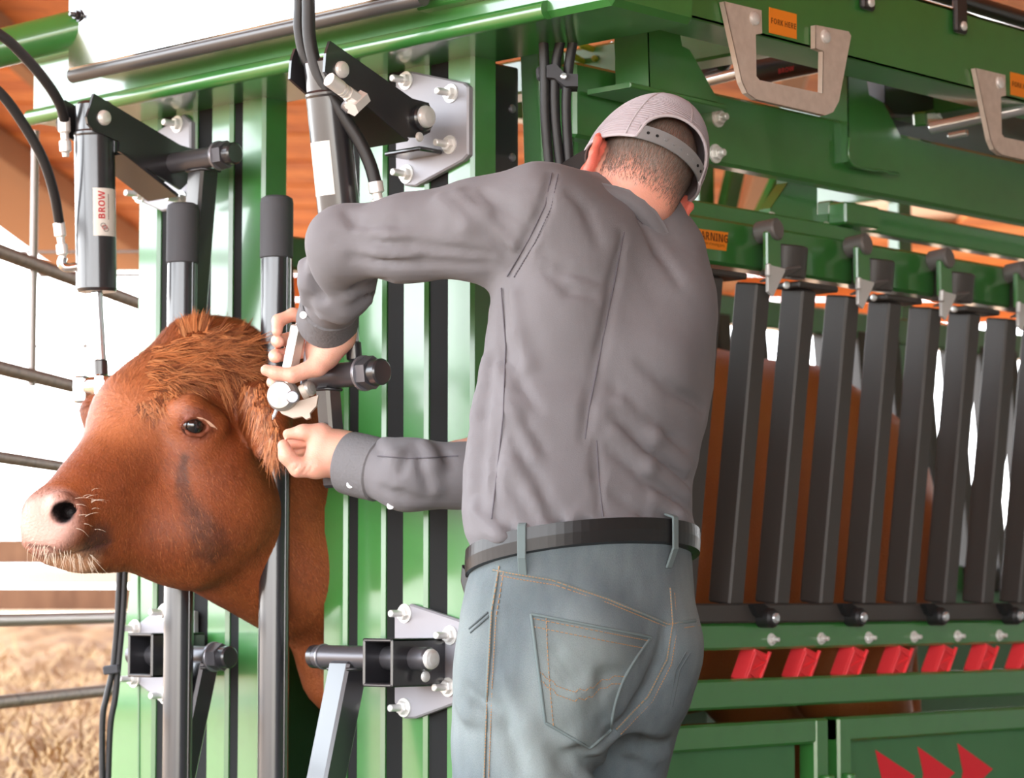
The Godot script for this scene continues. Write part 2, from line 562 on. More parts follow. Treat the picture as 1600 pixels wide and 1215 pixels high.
# ---------------------------------------------------------------- smooth bodies: a field of blended limbs, meshed with surface nets
class Field:
	var kind := PackedInt32Array()
	var a := PackedVector3Array()
	var ab := PackedVector3Array()
	var il := PackedFloat32Array()
	var ra := PackedFloat32Array()
	var rb := PackedFloat32Array()
	var kk := PackedFloat32Array()
	var op := PackedInt32Array()
	var bc := PackedVector3Array()
	var br := PackedFloat32Array()
	var ex := {}
	var verts := PackedVector3Array()
	var norms := PackedVector3Array()
	var idx := PackedInt32Array()
	var bumps: Callable

	func _add(k_: int, a_: Vector3, ab_: Vector3, ra_: float, rb_: float, sm: float, o: int, c: Vector3, r: float) -> void:
		kind.append(k_); a.append(a_); ab.append(ab_); il.append(1.0 / maxf(ab_.length_squared(), 1e-9))
		ra.append(ra_); rb.append(rb_); kk.append(sm); op.append(o); bc.append(c); br.append(r)

	func cap(p: Vector3, q: Vector3, r0: float, r1: float, sm := 0.02, o := 0) -> void:
		_add(0, p, q - p, r0, r1, sm, o, (p + q) * 0.5, p.distance_to(q) * 0.5 + maxf(r0, r1))

	func chain(ps: Array, rs: Array, sm := 0.02, o := 0) -> void:
		for i in ps.size() - 1: cap(ps[i], ps[i + 1], rs[i], rs[i + 1], sm, o)

	# ellipsoid: axes given as vectors whose lengths are the radii
	func ell(c: Vector3, x: Vector3, y: Vector3, z: Vector3, sm := 0.02, o := 0) -> void:
		ex[kind.size()] = Basis(x, y, z).inverse()
		_add(1, c, Vector3.ZERO, minf(x.length(), minf(y.length(), z.length())), 0.0, sm, o, c, maxf(x.length(), maxf(y.length(), z.length())))

	# stacked ovals: rows of [y, centre, half width along ax, half depth along az]
	func stack(rows: Array, ax: Vector3, az: Vector3, sm := 0.02, o := 0) -> void:
		var lo := Vector3.INF
		var hi := -Vector3.INF
		var packed := []
		for r in rows:
			var c: Vector3 = r[1]
			var e := maxf(r[2], r[3])
			lo = lo.min(c - Vector3(e, 0, e)); hi = hi.max(c + Vector3(e, 0, e))
			packed.append([r[0], c.dot(ax), c.dot(az), r[2], r[3]])
		packed.sort_custom(func(p, q): return p[0] < q[0])
		ex[kind.size()] = [packed, ax, az]
		_add(2, lo, Vector3.ZERO, 0.0, 0.0, sm, o, (lo + hi) * 0.5, (hi - lo).length() * 0.5)

	# everything on the side of the plane that the normal points to
	func half(o: Vector3, n: Vector3, sm := 0.0, op_ := 1) -> void:
		_add(3, o, n, 0.0, 0.0, sm, op_, o, 100.0)

	func prim(i: int, p: Vector3) -> float:
		var k := kind[i]
		if k == 3: return -(p - a[i]).dot(ab[i])
		if k == 0:
			var pa := p - a[i]
			var d := ab[i]
			var t := clampf(pa.dot(d) * il[i], 0.0, 1.0)
			return (pa - d * t).length() - lerpf(ra[i], rb[i], t)
		if k == 1:
			var bi: Basis = ex[i]
			var q := bi * (p - a[i])
			var k0 := q.length()
			if k0 < 1e-5: return -ra[i]
			var g := bi.transposed() * q
			return k0 * (k0 - 1.0) / maxf(g.length(), 1e-5)
		var e: Array = ex[i]
		var rows: Array = e[0]
		var n := rows.size()
		var y := clampf(p.y, rows[0][0], rows[n - 1][0])
		var j := 0
		while j < n - 2 and rows[j + 1][0] < y: j += 1
		var r0: Array = rows[j]
		var r1: Array = rows[j + 1]
		var t2: float = (y - r0[0]) / (r1[0] - r0[0])
		t2 = t2 * t2 * (3.0 - 2.0 * t2) * 0.35 + t2 * 0.65
		var u: float = (p.dot(e[1]) - lerpf(r0[1], r1[1], t2))
		var v: float = (p.dot(e[2]) - lerpf(r0[2], r1[2], t2))
		var aa := lerpf(r0[3], r1[3], t2)
		var bb := lerpf(r0[4], r1[4], t2)
		var qx := u / aa
		var qz := v / bb
		var l := sqrt(qx * qx + qz * qz)
		var gx := qx / aa
		var gz := qz / bb
		var gl := sqrt(gx * gx + gz * gz)
		var dd := l * (l - 1.0) / gl if gl > 1e-4 else -minf(aa, bb)
		var dy := absf(p.y - y)
		if dy > 0.0:
			return sqrt(maxf(dd, 0.0) ** 2 + dy * dy) if dd > 0.0 else maxf(dy, dd)
		return maxf(dd, maxf(rows[0][0] - p.y, p.y - rows[n - 1][0]))

	func dist(p: Vector3, ids: PackedInt32Array) -> float:
		var d := 10.0
		for i in ids:
			var e: float
			if kind[i] == 0:
				var pa := p - a[i]
				var v := ab[i]
				var t := clampf(pa.dot(v) * il[i], 0.0, 1.0)
				e = (pa - v * t).length() - ra[i] - (rb[i] - ra[i]) * t
			else: e = prim(i, p)
			var k := kk[i]
			if op[i] == 0:
				var h := maxf(k - absf(d - e), 0.0)
				d = minf(d, e) - (h * h * 0.25 / k if k > 0.0 else 0.0)
			else:
				var h := maxf(k - absf(d + e), 0.0)
				d = maxf(d, -e) + (h * h * 0.25 / k if k > 0.0 else 0.0)
		if bumps.is_valid(): d += bumps.call(p)
		return d

	func all() -> PackedInt32Array:
		return PackedInt32Array(range(kind.size()))

	func near(p: Vector3, m := 0.03) -> PackedInt32Array:
		var ids := PackedInt32Array()
		for i in kind.size():
			if p.distance_to(bc[i]) < br[i] + kk[i] + m: ids.append(i)
		return ids

	# where the line of sight meets the surface
	func hit(o: Vector3, dir: Vector3, t0: float, t1: float) -> Vector3:
		var n := dir.normalized()
		var ids := PackedInt32Array()
		for i in kind.size():
			var v := bc[i] - o
			if (v - n * v.dot(n)).length() < br[i] + kk[i] + 0.05: ids.append(i)
		var t := t0
		var best := 9.0
		var bt := t0
		for s in 90:
			var d := dist(o + n * t, ids)
			if d < best:
				best = d
				bt = t
			if d < 0.0006: return o + n * t
			t += maxf(d * 0.8, 0.0008)
			if t > t1: break
		return o + n * bt

	func grad(p: Vector3, ids: PackedInt32Array, e := 0.002) -> Vector3:
		return Vector3(dist(p + Vector3(e, 0, 0), ids) - dist(p - Vector3(e, 0, 0), ids), dist(p + Vector3(0, e, 0), ids) - dist(p - Vector3(0, e, 0), ids), dist(p + Vector3(0, 0, e), ids) - dist(p - Vector3(0, 0, e), ids)).normalized()

	func mesh(lo: Vector3, hi: Vector3, h: float) -> void:
		var bs := 5
		var nb := Vector3i(((hi - lo) / (h * bs)).ceil())
		var n := nb * bs + Vector3i.ONE
		var vals := PackedFloat32Array()
		vals.resize(n.x * n.y * n.z)
		vals.fill(1e9)
		var cells := PackedInt32Array()
		cells.resize(n.x * n.y * n.z)
		cells.fill(-1)
		var sy := n.x
		var sz := n.x * n.y
		var brad := h * bs * 0.8661
		var active := []
		for bz in nb.z:
			for by in nb.y:
				for bx in nb.x:
					var i0 := Vector3i(bx, by, bz) * bs
					var c := lo + (Vector3(i0) + Vector3.ONE * (bs * 0.5)) * h
					var ids := PackedInt32Array()
					for i in kind.size():
						if c.distance_to(bc[i]) < br[i] + brad + kk[i] + 0.02: ids.append(i)
					if ids.is_empty(): continue
					var dc := dist(c, ids)
					if absf(dc) > brad * 1.3 + 0.008: continue
					active.append(i0)
					for z in bs + 1:
						for y in bs + 1:
							var at := (i0.z + z) * sz + (i0.y + y) * sy + i0.x
							var p := lo + Vector3(i0.x, i0.y + y, i0.z + z) * h
							for x in bs + 1:
								if vals[at + x] > 1e8: vals[at + x] = dist(p, ids)
								p.x += h
		var base := verts.size()
		var off := [0, 1, sy, sy + 1, sz, sz + 1, sz + sy, sz + sy + 1]
		var edges := [[0, 1], [2, 3], [4, 5], [6, 7], [0, 2], [1, 3], [4, 6], [5, 7], [0, 4], [1, 5], [2, 6], [3, 7]]
		var cpos := [Vector3(0, 0, 0), Vector3(1, 0, 0), Vector3(0, 1, 0), Vector3(1, 1, 0), Vector3(0, 0, 1), Vector3(1, 0, 1), Vector3(0, 1, 1), Vector3(1, 1, 1)]
		for i0 in active:
			for z in bs:
				for y in bs:
					for x in bs:
						var at: int = (i0.z + z) * sz + (i0.y + y) * sy + i0.x + x
						var neg := 0
						for o in off:
							if vals[at + o] < 0.0: neg += 1
						if neg == 0 or neg == 8: continue
						var s := Vector3.ZERO
						var m := 0
						for e in edges:
							var v0 := vals[at + off[e[0]]]
							var v1 := vals[at + off[e[1]]]
							if (v0 < 0.0) == (v1 < 0.0): continue
							var q0: Vector3 = cpos[e[0]]
							s += q0.lerp(cpos[e[1]], v0 / (v0 - v1))
							m += 1
						cells[at] = verts.size()
						verts.append(lo + (Vector3(i0.x + x, i0.y + y, i0.z + z) + s / m) * h)
		norms.resize(verts.size())
		var steps := [1, sy, sz]
		for i0 in active:
			for z in bs:
				for y in bs:
					for x in bs:
						var at: int = (i0.z + z) * sz + (i0.y + y) * sy + i0.x + x
						if cells[at] < 0: continue
						var v0 := vals[at]
						for ax in 3:
							var v1 := vals[at + steps[ax]]
							if (v0 < 0.0) == (v1 < 0.0): continue
							var u: int = steps[(ax + 1) % 3]
							var w: int = steps[(ax + 2) % 3]
							if at - u - w < 0: continue
							var c0 := cells[at]
							var c1 := cells[at - u]
							var c2 := cells[at - u - w]
							var c3 := cells[at - w]
							if c1 < 0 or c2 < 0 or c3 < 0: continue
							# clockwise seen from outside
							if v0 < 0.0: quad_of(c0, c3, c2, c1)
							else: quad_of(c0, c1, c2, c3)
		for i in range(base, verts.size()): norms[i] = norms[i].normalized()

	func quad_of(p: int, q: int, r: int, s: int) -> void:
		var n := (verts[s] - verts[q]).cross(verts[r] - verts[p])
		norms[p] += n; norms[q] += n; norms[r] += n; norms[s] += n
		idx.append(p); idx.append(q); idx.append(r)
		idx.append(p); idx.append(r); idx.append(s)

	func built(color: Callable) -> ArrayMesh:
		var arr := []
		arr.resize(Mesh.ARRAY_MAX)
		arr[Mesh.ARRAY_VERTEX] = verts
		arr[Mesh.ARRAY_NORMAL] = norms
		arr[Mesh.ARRAY_INDEX] = idx
		if color.is_valid():
			var cs := PackedColorArray()
			cs.resize(verts.size())
			for i in verts.size(): cs[i] = color.call(verts[i], norms[i])
			arr[Mesh.ARRAY_COLOR] = cs
		var m := ArrayMesh.new()
		m.add_surface_from_arrays(Mesh.PRIMITIVE_TRIANGLES, arr)
		return m

	func fresh() -> void:
		verts = PackedVector3Array()
		norms = PackedVector3Array()
		idx = PackedInt32Array()

# ---------------------------------------------------------------- the barn and what lies beyond it
func level(right: Vector3 = RT) -> Basis:
	return Basis(RT, Vector3.UP, -FH)

func lbox(st: SurfaceTool, r0: float, r1: float, y0: float, y1: float, a0: float, a1: float, c := 0.004) -> void:
	box(st, Transform3D(level(), B((r0 + r1) * 0.5, (y0 + y1) * 0.5, (a0 + a1) * 0.5)), Vector3(absf(r1 - r0), absf(y1 - y0), absf(a1 - a0)), c)

func eave(a: float) -> float:
	return -2.78 + 0.045 * a

func barn() -> void:
	var st := new_st()
	# roof deck with a rooflight left open on the right
	lbox(st, -2.9, 1.55, 3.06, 3.2, -2.6, 16.6, 0.01)
	lbox(st, 2.45, 5.2, 3.06, 3.2, -2.6, 16.6, 0.01)
	lbox(st, 1.55, 2.45, 3.06, 3.2, -2.6, 9.2, 0.01)
	lbox(st, 1.55, 2.45, 3.06, 3.2, 14.2, 16.6, 0.01)
	var deck := struct("ceiling", st, M.rafter_wood, "boarded orange timber underside of the barn roof")
	var meshes := {}
	var a := -2.5
	var k := 0
	while a < 16.4:
		var spans := [[eave(a) - 0.05, 5.1]]
		if a > 9.0 and a < 14.1: spans = [[eave(a) - 0.05, 1.55], [2.45, 5.1]]
		for s in spans:
			var key := "%.2f" % (s[1] - s[0])
			if not meshes.has(key):
				var ps := new_st()
				box(ps, Transform3D.IDENTITY, Vector3(s[1] - s[0], 0.028, 0.232), 0.006)
				meshes[key] = ps.commit()
			var o := part_mesh(deck, "plank", meshes[key], M["ceiling_wood_%d" % ((k * 7) % 4)])
			o.transform = Transform3D(level(), B((s[0] + s[1]) * 0.5, 3.045 - 0.003 * ((k * 5) % 3), a + 0.12))
		a += 0.24
		k += 1
	for y in [2.94, 2.78]:
		st = new_st()
		lbox(st, -2.0, 5.1, y - 0.075, y + 0.075, 16.35, 16.4, 0.006)
		part(deck, "fascia_board", st, M.ceiling_wood_1)
	# beams under the boards
	for e in [[0.0, 2.9, 0.12], [0.55, 2.93, 0.07], [3.4, 2.92, 0.1]]:
		st = new_st()
		bar(st, B(eave(-2.4) + e[0], e[1] + 0.05, -2.4), B(eave(16.4) + e[0], e[1] + 0.05, 16.4), e[2], 0.14, RT, 0.008)
		var o := part(deck, "beam", st, M.rafter_wood)
	# unseen walls added right and behind the camera to hold back light
	st = new_st()
	lbox(st, 2.4, 5.2, 0.0, 3.06, -2.75, -2.6)
	struct("light_block_behind", st, M.light_block_grey)
	st = new_st()
	lbox(st, 5.1, 5.25, 0.0, 3.06, -2.6, 12.0)
	struct("light_block_right", st, M.light_block_grey)  # added out of view: blocks light, neutral grey in the paint's reflections
	st = new_st()
	lbox(st, -2.4, 5.2, -0.25, 0.0, -3.7, 16.6)
	struct("floor", st, M.barn_floor)

func yard() -> void:
	# earth beyond, rising to a bank of straw on the left
	var st := new_st()
	var f := FastNoiseLite.new()
	f.seed = 5
	f.frequency = 1.6
	f.fractal_octaves = 4
	var g := FastNoiseLite.new()
	g.seed = 9
	g.frequency = 7.0
	g.fractal_octaves = 3
	var ht := func(r: float, q: float) -> float:
		var up := clampf((q - 5.6) / 7.0, 0.0, 1.0)
		var side := smoothstep(-0.2, -0.75, r) * smoothstep(-7.0, -3.0, r)
		var h := (0.42 + 0.44 * up) * smoothstep(5.3, 6.2, q) * side * smoothstep(22.0, 14.0, q)
		return h + side * (f.get_noise_2d(r, q) * 0.07 + g.get_noise_2d(r, q) * 0.035) * smoothstep(5.3, 6.2, q)
	var n := 150
	var pts := []
	for i in n + 1:
		for j in n + 1:
			var r := -7.0 + 7.0 * i / n
			var q := 5.2 + 17.0 * pow(float(j) / n, 1.4)
			pts.append(B(r, ht.call(r, q) - 0.02, q))
	for i in n:
		for j in n:
			var p: Vector3 = pts[i * (n + 1) + j]
			var q: Vector3 = pts[(i + 1) * (n + 1) + j]
			var r: Vector3 = pts[(i + 1) * (n + 1) + j + 1]
			var s: Vector3 = pts[i * (n + 1) + j + 1]
			st.set_smooth_group(1)
			for v in [p, r, q, p, s, r]: st.add_vertex(v)
	st.generate_normals()
	var bank := part(self, "straw_bank", st, M.straw_ground)
	tag(bank, "bank of trampled tan straw and earth behind the pipe gate at lower left", "straw", "", "stuff")
	# loose stalks
	st = new_st()
	for i in 2600:
		var q := 6.0 + 5.0 * pow(rng.randf(), 1.5)
		var r := -1.75 * q / 9.0 + rng.randf() * 0.6 * q / 9.0 - 0.05
		var c := B(r, ht.call(r, q) - 0.008, q)
		var d := Vector3(rng.randf() - 0.5, (rng.randf() - 0.35) * 0.5, rng.randf() - 0.5).normalized()
		var l := 0.03 + rng.randf() * 0.09
		var w := d.cross(Vector3.UP).normalized() * 0.003
		quad(st, c - w, c + w, c + d * l + w, c + d * l - w, Vector3.UP)
	part(bank, "loose_straw", st, M.straw_a, "loose pale straw stalks").set_meta("kind", "stuff")
	st = new_st()
	lbox(st, -90, 90, -0.35, -0.06, 16.6, 220)
	lbox(st, -90, -2.4, -0.35, -0.06, -60, 16.6)
	struct("ground", st, M.straw_ground)
	# board fence at the far end
	var t := thing("board_fence", "weathered brown board fence beyond the straw bank, behind the heifer's muzzle", "fence", "", B(-2.2, 0, 13.0))
	for e in [[1.275, 1.15, "fence_board"], [1.125, 1.05, "rail_paint"], [1.035, 0.92, "fence_board"]]:
		st = new_st()
		lbox(st, -4.2, -1.4, e[1], e[0], 12.97, 13.02)
		part(t, "board", st, M[e[2]])
	for r in [-3.9, -2.95, -1.55]:
		st = new_st()
		lbox(st, r, r + 0.12, 0.3, 1.3, 13.03, 13.13)
		part(t, "post", st, M.fence_board)
	# pipe gate on the left
	t = thing("pipe_gate", "grey and rust brown pipe gate with a wire grid left of the chute", "gate", "", B(-0.99, 0, 6.0))
	var g2 := func(px: float) -> float: return (-1.94) / ((px - 800.0) / 4092.0 - 0.159)
	var at := func(px: float, y: float) -> Vector3:
		var q: float = g2.call(px)
		return B(-1.94 + 0.159 * q, y, q)
	for e in [[1.706, 0.016, "pipe_rust"], [1.462, 0.0155, "pipe_rust"], [1.275, 0.013, "pipe_rust"], [0.935, 0.014, "galvanised"], [0.765, 0.0145, "pipe_rust"]]:
		st = new_st()
		tube(st, [at.call(-500.0, e[0]), at.call(330.0, e[0])], e[1], 1, 14)
		part(t, "rail", st, M[e[2]])
	for e in [[45.0, 2.0, 1.44, 0.0085], [-330.0, 1.9, 0.0, 0.02], [325.0, 1.9, 0.0, 0.02]  ]:
		st = new_st()
		tube(st, [at.call(e[0], e[1]), at.call(e[0], e[2])], e[3], 1, 12)
		part(t, "upright", st, M.galvanised)
	t = thing("wire_panel", "thin pale wire panel standing behind the pipe gate on the left", "panel", "", P(100, 1215, 6.9))
	for x in [133.0, 325.0]:
		st = new_st()
		tube(st, [P(x, 392, 6.9), P(x, 1300, 6.9)] if x > 200.0 else [P(x, 430, 6.9), P(x, 600, 6.9)], 0.0045, 1, 8)
		part(t, "upright_wire", st, M.galvanised)
	for y in [393.0, 430.0, 540.0, 641.0]:
		st = new_st()
		tube(st, [P(-120, y + 2, 6.9), P(330, y - 1, 6.9)], 0.0045, 1, 8)
		part(t, "wire", st, M.galvanised)

# ---------------------------------------------------------------- squeeze chute: the welded green frame
const NX := Vector3(-1, 0, 0)
const NZ := Vector3(0, 0, 1)
var chute: Node3D

func chute_frame() -> void:
	chute = thing("squeeze_chute", "green hydraulic squeeze chute frame holding the red heifer", "cattle chute", "", Vector3(0.8, 0, -0.45))
	var st: SurfaceTool
	# upright tubes of the head gate
	for e in [[212, 245], [268, 301], [325, 358], [373, 409], [505, 541], [557, 600], [627, 666], [696, 738]]:
		st = new_st()
		abox(st, Vector3(0, 0.1, PX(e[0], 600, 0).z), Vector3(0.064, 1.935, PX(e[1], 600, 0).z), 0.006)
		part(chute, "upright", st, M.green_paint)
	for e in [[245, 268], [301, 325], [358, 373], [541, 557], [600, 627], [666, 696]]:
		st = new_st()
		abox(st, Vector3(0.008, 0.12, PX(e[0], 600, 0).z + 0.0005), Vector3(0.02, 1.93, PX(e[1], 600, 0).z - 0.0005), 0.001)
		part(chute, "gap_strip", st, M.hole_dark)
	# header over the head gate: channel with two lips
	st = new_st()
	abox(st, Vector3(-0.135, 1.925, -1.1), Vector3(0.075, 2.06, 0.44), 0.01)
	part(chute, "header", st, M.green_paint)
	st = new_st()
	tube(st, [Vector3(-0.135, 1.937, -1.1), Vector3(-0.135, 1.937, 0.3)], 0.016, 1, 12)
	part(chute, "header_lip", st, M.green_paint)
	st = new_st()
	abox(st, Vector3(-0.16, 1.975, 0.02), Vector3(-0.13, 1.99, 0.40), 0.003)
	part(chute, "header_lip", st, M.green_paint)
	st = new_st()
	abox(st, Vector3(-0.16, 2.045, -1.1), Vector3(-0.13, 2.06, 0.40), 0.003)
	part(chute, "header_lip", st, M.green_paint)
	# sliding track plates under the header
	st = new_st()
	plate(st, [PX(205, 163, -0.12), PX(205, 152, -0.12), PX(285, 131, -0.12), PX(285, 145, -0.12)], Vector3(0.02, 0, 0))
	plate(st, [PX(258, 156, -0.1), PX(262, 145, -0.1), PX(430, 108, -0.1), PX(458, 96, -0.1), PX(458, 104, -0.1)], Vector3(0.02, 0, 0))
	part(chute, "track_plate", st, M.plate_steel)
	# sill under the head gate
	st = new_st()
	abox(st, Vector3(-0.03, 0.02, -1.0), Vector3(0.09, 0.12, 0.06), 0.008)
	part(chute, "sill", st, M.green_paint)
	# green frame member running out at top left
	st = new_st()
	tube(st, [P(-120, 105, 4.95), P(230, 18, 5.05)], 0.037, 1, 20)
	part(chute, "top_pipe", st, M.green_paint)
	# black plate standing in for the shadowed interior, and green post behind the hoses
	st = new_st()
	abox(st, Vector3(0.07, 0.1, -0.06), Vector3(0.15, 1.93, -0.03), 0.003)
	part(chute, "shade_plate", st, M.black_paint)
	for y in [170, 246]:
		dome(chute, PZ(800, y, -0.03), NZ, 0.008, M.bare_steel, "inner_bolt")
	st = new_st()
	bar(st, PZ(846, 50, -0.02), PZ(880, 1000, -0.05), 0.07, 0.05, Vector3.RIGHT)
	part(chute, "post", st, M.green_paint)
	# top beam along the near side, overhanging, with its open end
	st = new_st()
	open_tube(st, Vector3(0.05, 2.037, 0.31), Vector3(3.35, 2.037, 0.31), 0.15, 0.10, Vector3.UP, 0.008)
	part(chute, "top_beam", st, M.green_paint)
	st = new_st()
	abox(st, Vector3(0.0, 1.965, 0.20), Vector3(0.06, 2.06, 0.30), 0.006)
	part(chute, "beam_stub", st, M.green_paint)
	# mid rail
	st = new_st()
	abox(st, Vector3(0.155, 1.79, 0.06), Vector3(3.35, 1.925, 0.1), 0.006)
	part(chute, "mid_rail", st, M.green_paint)
	for e in [[1121, 184], [1117, 240]]:
		bolt(chute, PZ(e[0], e[1], 0.1), NZ, 0.0125, M.zinc, 0.3)
	# hanging gussets
	st = new_st()
	plate(st, [PZ(1013, 30, 0.2), PZ(1060, 40, 0.2), PZ(1066, 72, 0.2), PZ(1078, 78, 0.2), PZ(1124, 160, 0.2), PZ(1016, 136, 0.2)], Vector3(0, 0, -0.08), 0.003)
	plate(st, [PZ(985, 128, 0.21), PZ(1136, 163, 0.21), PZ(1136, 171, 0.21), PZ(985, 136, 0.21)], Vector3(0, 0, -0.1), 0.002)
	part(chute, "gusset", st, M.green_paint)
	st = new_st()
	plate(st, [PZ(1325, 90, 0.12), PZ(1350, 96, 0.12), PZ(1358, 148, 0.12), PZ(1380, 160, 0.12), PZ(1418, 233, 0.12), PZ(1406, 270, 0.12), PZ(1392, 267, 0.12), PZ(1338, 260, 0.12), PZ(1327, 252, 0.12)], Vector3(0, 0, -0.07), 0.003)
	part(chute, "gusset", st, M.green_paint)
	st = new_st()
	tube(st, [PZ(1327, 215, 0.122), PZ(1326, 240, 0.122), PZ(1331, 256, 0.122), PZ(1345, 262, 0.122), PZ(1362, 266, 0.122), PZ(1375, 266, 0.122), PZ(1392, 271, 0.122), PZ(1404, 272, 0.122)], 0.003, 3, 8)
	part(chute, "weld_bead", st, M.green_paint)
	# dark bracket between beam and rail on the right
	st = new_st()
	plate(st, [PZ(1384, 104, 0.08), PZ(1443, 120, 0.08), PZ(1500, 108, 0.08), PZ(1522, 128, 0.08), PZ(1524, 152, 0.08), PZ(1440, 180, 0.08), PZ(1400, 178, 0.08), PZ(1384, 160, 0.08)], Vector3(0, 0, -0.05), 0.003)
	part(chute, "slide_bracket", st, M.black_paint)
	st = new_st()
	plate(st, [PZ(1390, 180, -0.02), PZ(1620, 170, -0.02), PZ(1620, 300, -0.02), PZ(1415, 240, -0.02)], Vector3(0, 0, -0.02), 0.002)
	part(chute, "inner_plate", st, M.black_paint)
	st = new_st()
	bar(st, PZ(1437, 186, 0.10), PZ(1530, 160, -0.12), 0.03, 0.03, Vector3.UP)
	part(chute, "slide_rail", st, M.green_paint)
	# side rails
	st = new_st()
	abox(st, Vector3(0.3, 1.611, 0.0), Vector3(3.35, 1.70, 0.05), 0.006)
	part(chute, "latch_rail", st, M.green_paint)
	st = new_st()
	abox(st, Vector3(0.3, 1.70, -0.03), Vector3(1.10, 1.735, 0.02), 0.004)
	part(chute, "inner_rail", st, M.green_paint)
	st = new_st()
	abox(st, PZ(1300, 352, -0.03) + Vector3(0, 0, -0.04), PZ(1300, 312, -0.03) + Vector3(1.5, 0, 0), 0.004)
	part(chute, "inner_rail", st, M.green_paint)
	st = new_st()
	plate(st, [PZ(1205, 325, 0.0), PZ(1232, 285, 0.0), PZ(1234, 245, 0.0), PZ(1277, 255, 0.0), PZ(1277, 335, 0.0), PZ(1342, 330, 0.0), PZ(1347, 385, 0.0), PZ(1205, 352, 0.0)], Vector3(0, 0, -0.03), 0.002)
	part(chute, "hanger_plate", st, M.green_paint)
	for e in [[1205, 340], [1290, 355], [1312, 373]]:
		dome(chute, PZ(e[0], e[1], 0.0), NZ, 0.012, M.zinc)
	st = new_st()
	bar(st, PZ(1307, 333, 0.02), PZ(1307, 333, 0.02) + Vector3(0.12, 0, 0), 0.045, 0.045, Vector3.UP)
	part(chute, "stub_tube", st, M.green_paint)
	st = new_st()
	abox(st, Vector3(0.3, 0.882, -0.05), Vector3(3.35, 0.933, 0.0), 0.005)
	part(chute, "side_rail", st, M.green_paint)
	st = new_st()
	abox(st, Vector3(0.3, 0.77, -0.05), Vector3(3.35, 0.827, 0.0), 0.005)
	part(chute, "side_rail", st, M.green_paint)
	# posts carrying the side, rear posts, far side
	for x in [0.27, 3.3]:
		st = new_st()
		abox(st, Vector3(x, 0.02, -0.06), Vector3(x + 0.06, 1.93, -0.0), 0.005)
		part(chute, "post", st, M.green_paint)
	for x in [0.9, 1.75, 2.6, 3.5]:
		st = new_st()
		bar(st, Vector3(x, 0.02, -0.90), Vector3(x, 2.05, -0.91), 0.06, 0.04, Vector3.RIGHT)
		part(chute, "far_post", st, M.green_paint)
	for e in [[2.07, 2.15, -0.93], [1.66, 1.73, -0.93], [1.0, 1.07, -0.90]]:
		st = new_st()
		abox(st, Vector3(0.09, e[0], e[2]), Vector3(4.3, e[1], e[2] + 0.05), 0.005)
		part(chute, "far_rail", st, M.green_paint)
	for i in 27:
		var x := 0.35 + 0.145 * i
		st = new_st()
		bar(st, Vector3(x, 1.0, -0.84), Vector3(x, 1.68, -0.90), 0.046, 0.045, Vector3.RIGHT)
		part(chute, "far_bar", st, M.bar_paint)
	st = new_st()
	abox(st, Vector3(0.09, 0.05, -0.90), Vector3(4.3, 1.05, -0.885), 0.003)
	part(chute, "far_panel", st, M.green_panel)
	for e in [[[1152, 250], [1130, 350]], [[1226, 265], [1186, 350]]]:
		st = new_st()
		bar(st, PZ(e[0][0], e[0][1], -0.87), PZ(e[1][0], e[1][1], -0.87), 0.05, 0.03, Vector3.RIGHT)
		part(chute, "far_strut", st, M.green_paint)
	# splayed foot plate at the left corner
	st = new_st()
	plate(st, [PX(206, 885, -0.004), PX(216, 885, -0.004), PX(216, 1240, -0.004), PX(164, 1240, -0.004)], Vector3(0.012, 0, 0), 0.002)
	part(chute, "foot_plate", st, M.green_paint)
	# deck
	st = new_st()
	abox(st, Vector3(0.0, 0.0, -0.88), Vector3(4.2, 0.12, -0.06), 0.005)
	part(chute, "deck", st, M.green_panel)
	# cross members at the top
	for x in [0.55, 1.3, 2.2]:
		st = new_st()
		abox(st, Vector3(x, 1.99, -0.9), Vector3(x + 0.07, 2.06, 0.28), 0.005)
		part(chute, "cross_member", st, M.green_paint)
	# mounting plates for the head gate shafts
	var plates := [
		[[[617, 122], [640, 111], [724, 128], [731, 135], [731, 241], [722, 251], [648, 291], [631, 290], [617, 264]], [[635, 126], [705, 146], [703, 226], [636, 272]], "upper near"],
		[[[615, 960], [640, 943], [722, 970], [727, 986], [727, 1086], [716, 1097], [648, 1122], [630, 1122], [615, 1097]], [[633, 958], [704, 992], [701, 1073], [632, 1105]], ""],
		[[[214, 225], [285, 178], [297, 190], [297, 318], [252, 330], [213, 312]], [[278, 194], [284, 312], [219, 304]], ""],
		[[[201, 985], [255, 943], [302, 955], [302, 1086], [254, 1098], [201, 1058]], [[212, 981], [258, 956], [258, 1086], [210, 1060]], ""]]
	for pl in plates:
		st = new_st()
		var ps := []
		for q in pl[0]: ps.append(PX(q[0], q[1], -0.012))
		plate(st, ps, Vector3(0.012, 0, 0), 0.003)
		var o := part(chute, "shaft_plate", st, M.plate_steel)
		for q in pl[1]: bolt(o, PX(q[0], q[1], -0.012), NX, 0.0115, M.zinc, 1.6)
	# stubs the lower shafts pass through
	for e in [[589, 1035], [218, 1023]]:
		st = new_st()
		var c := PX(e[0], e[1], -0.14)
		open_tube(st, c, Vector3(-0.012, c.y, c.z), 0.082, 0.074, Vector3.UP, 0.006)
		part(chute, "shaft_stub", st, M.black_paint)
	# stickers on the frame
	var wp := func(px: float, py: float) -> Vector3: return PZ(px, py, 0.0515)
	st = new_st()
	plate(st, [wp.call(1075, 355), wp.call(1138, 363), wp.call(1135, 392), wp.call(1073, 384)], Vector3(0, 0, -0.001), 0.0002)
	var w := part(chute, "warning_sticker", st, M.orange_sticker, "orange warning sticker")
	words(w, "lettering", "⚠WARNING", wp.call(1107, 369) + NZ * 0.0006, Vector3.RIGHT, Vector3.UP, 0.118, M.warning_ink)
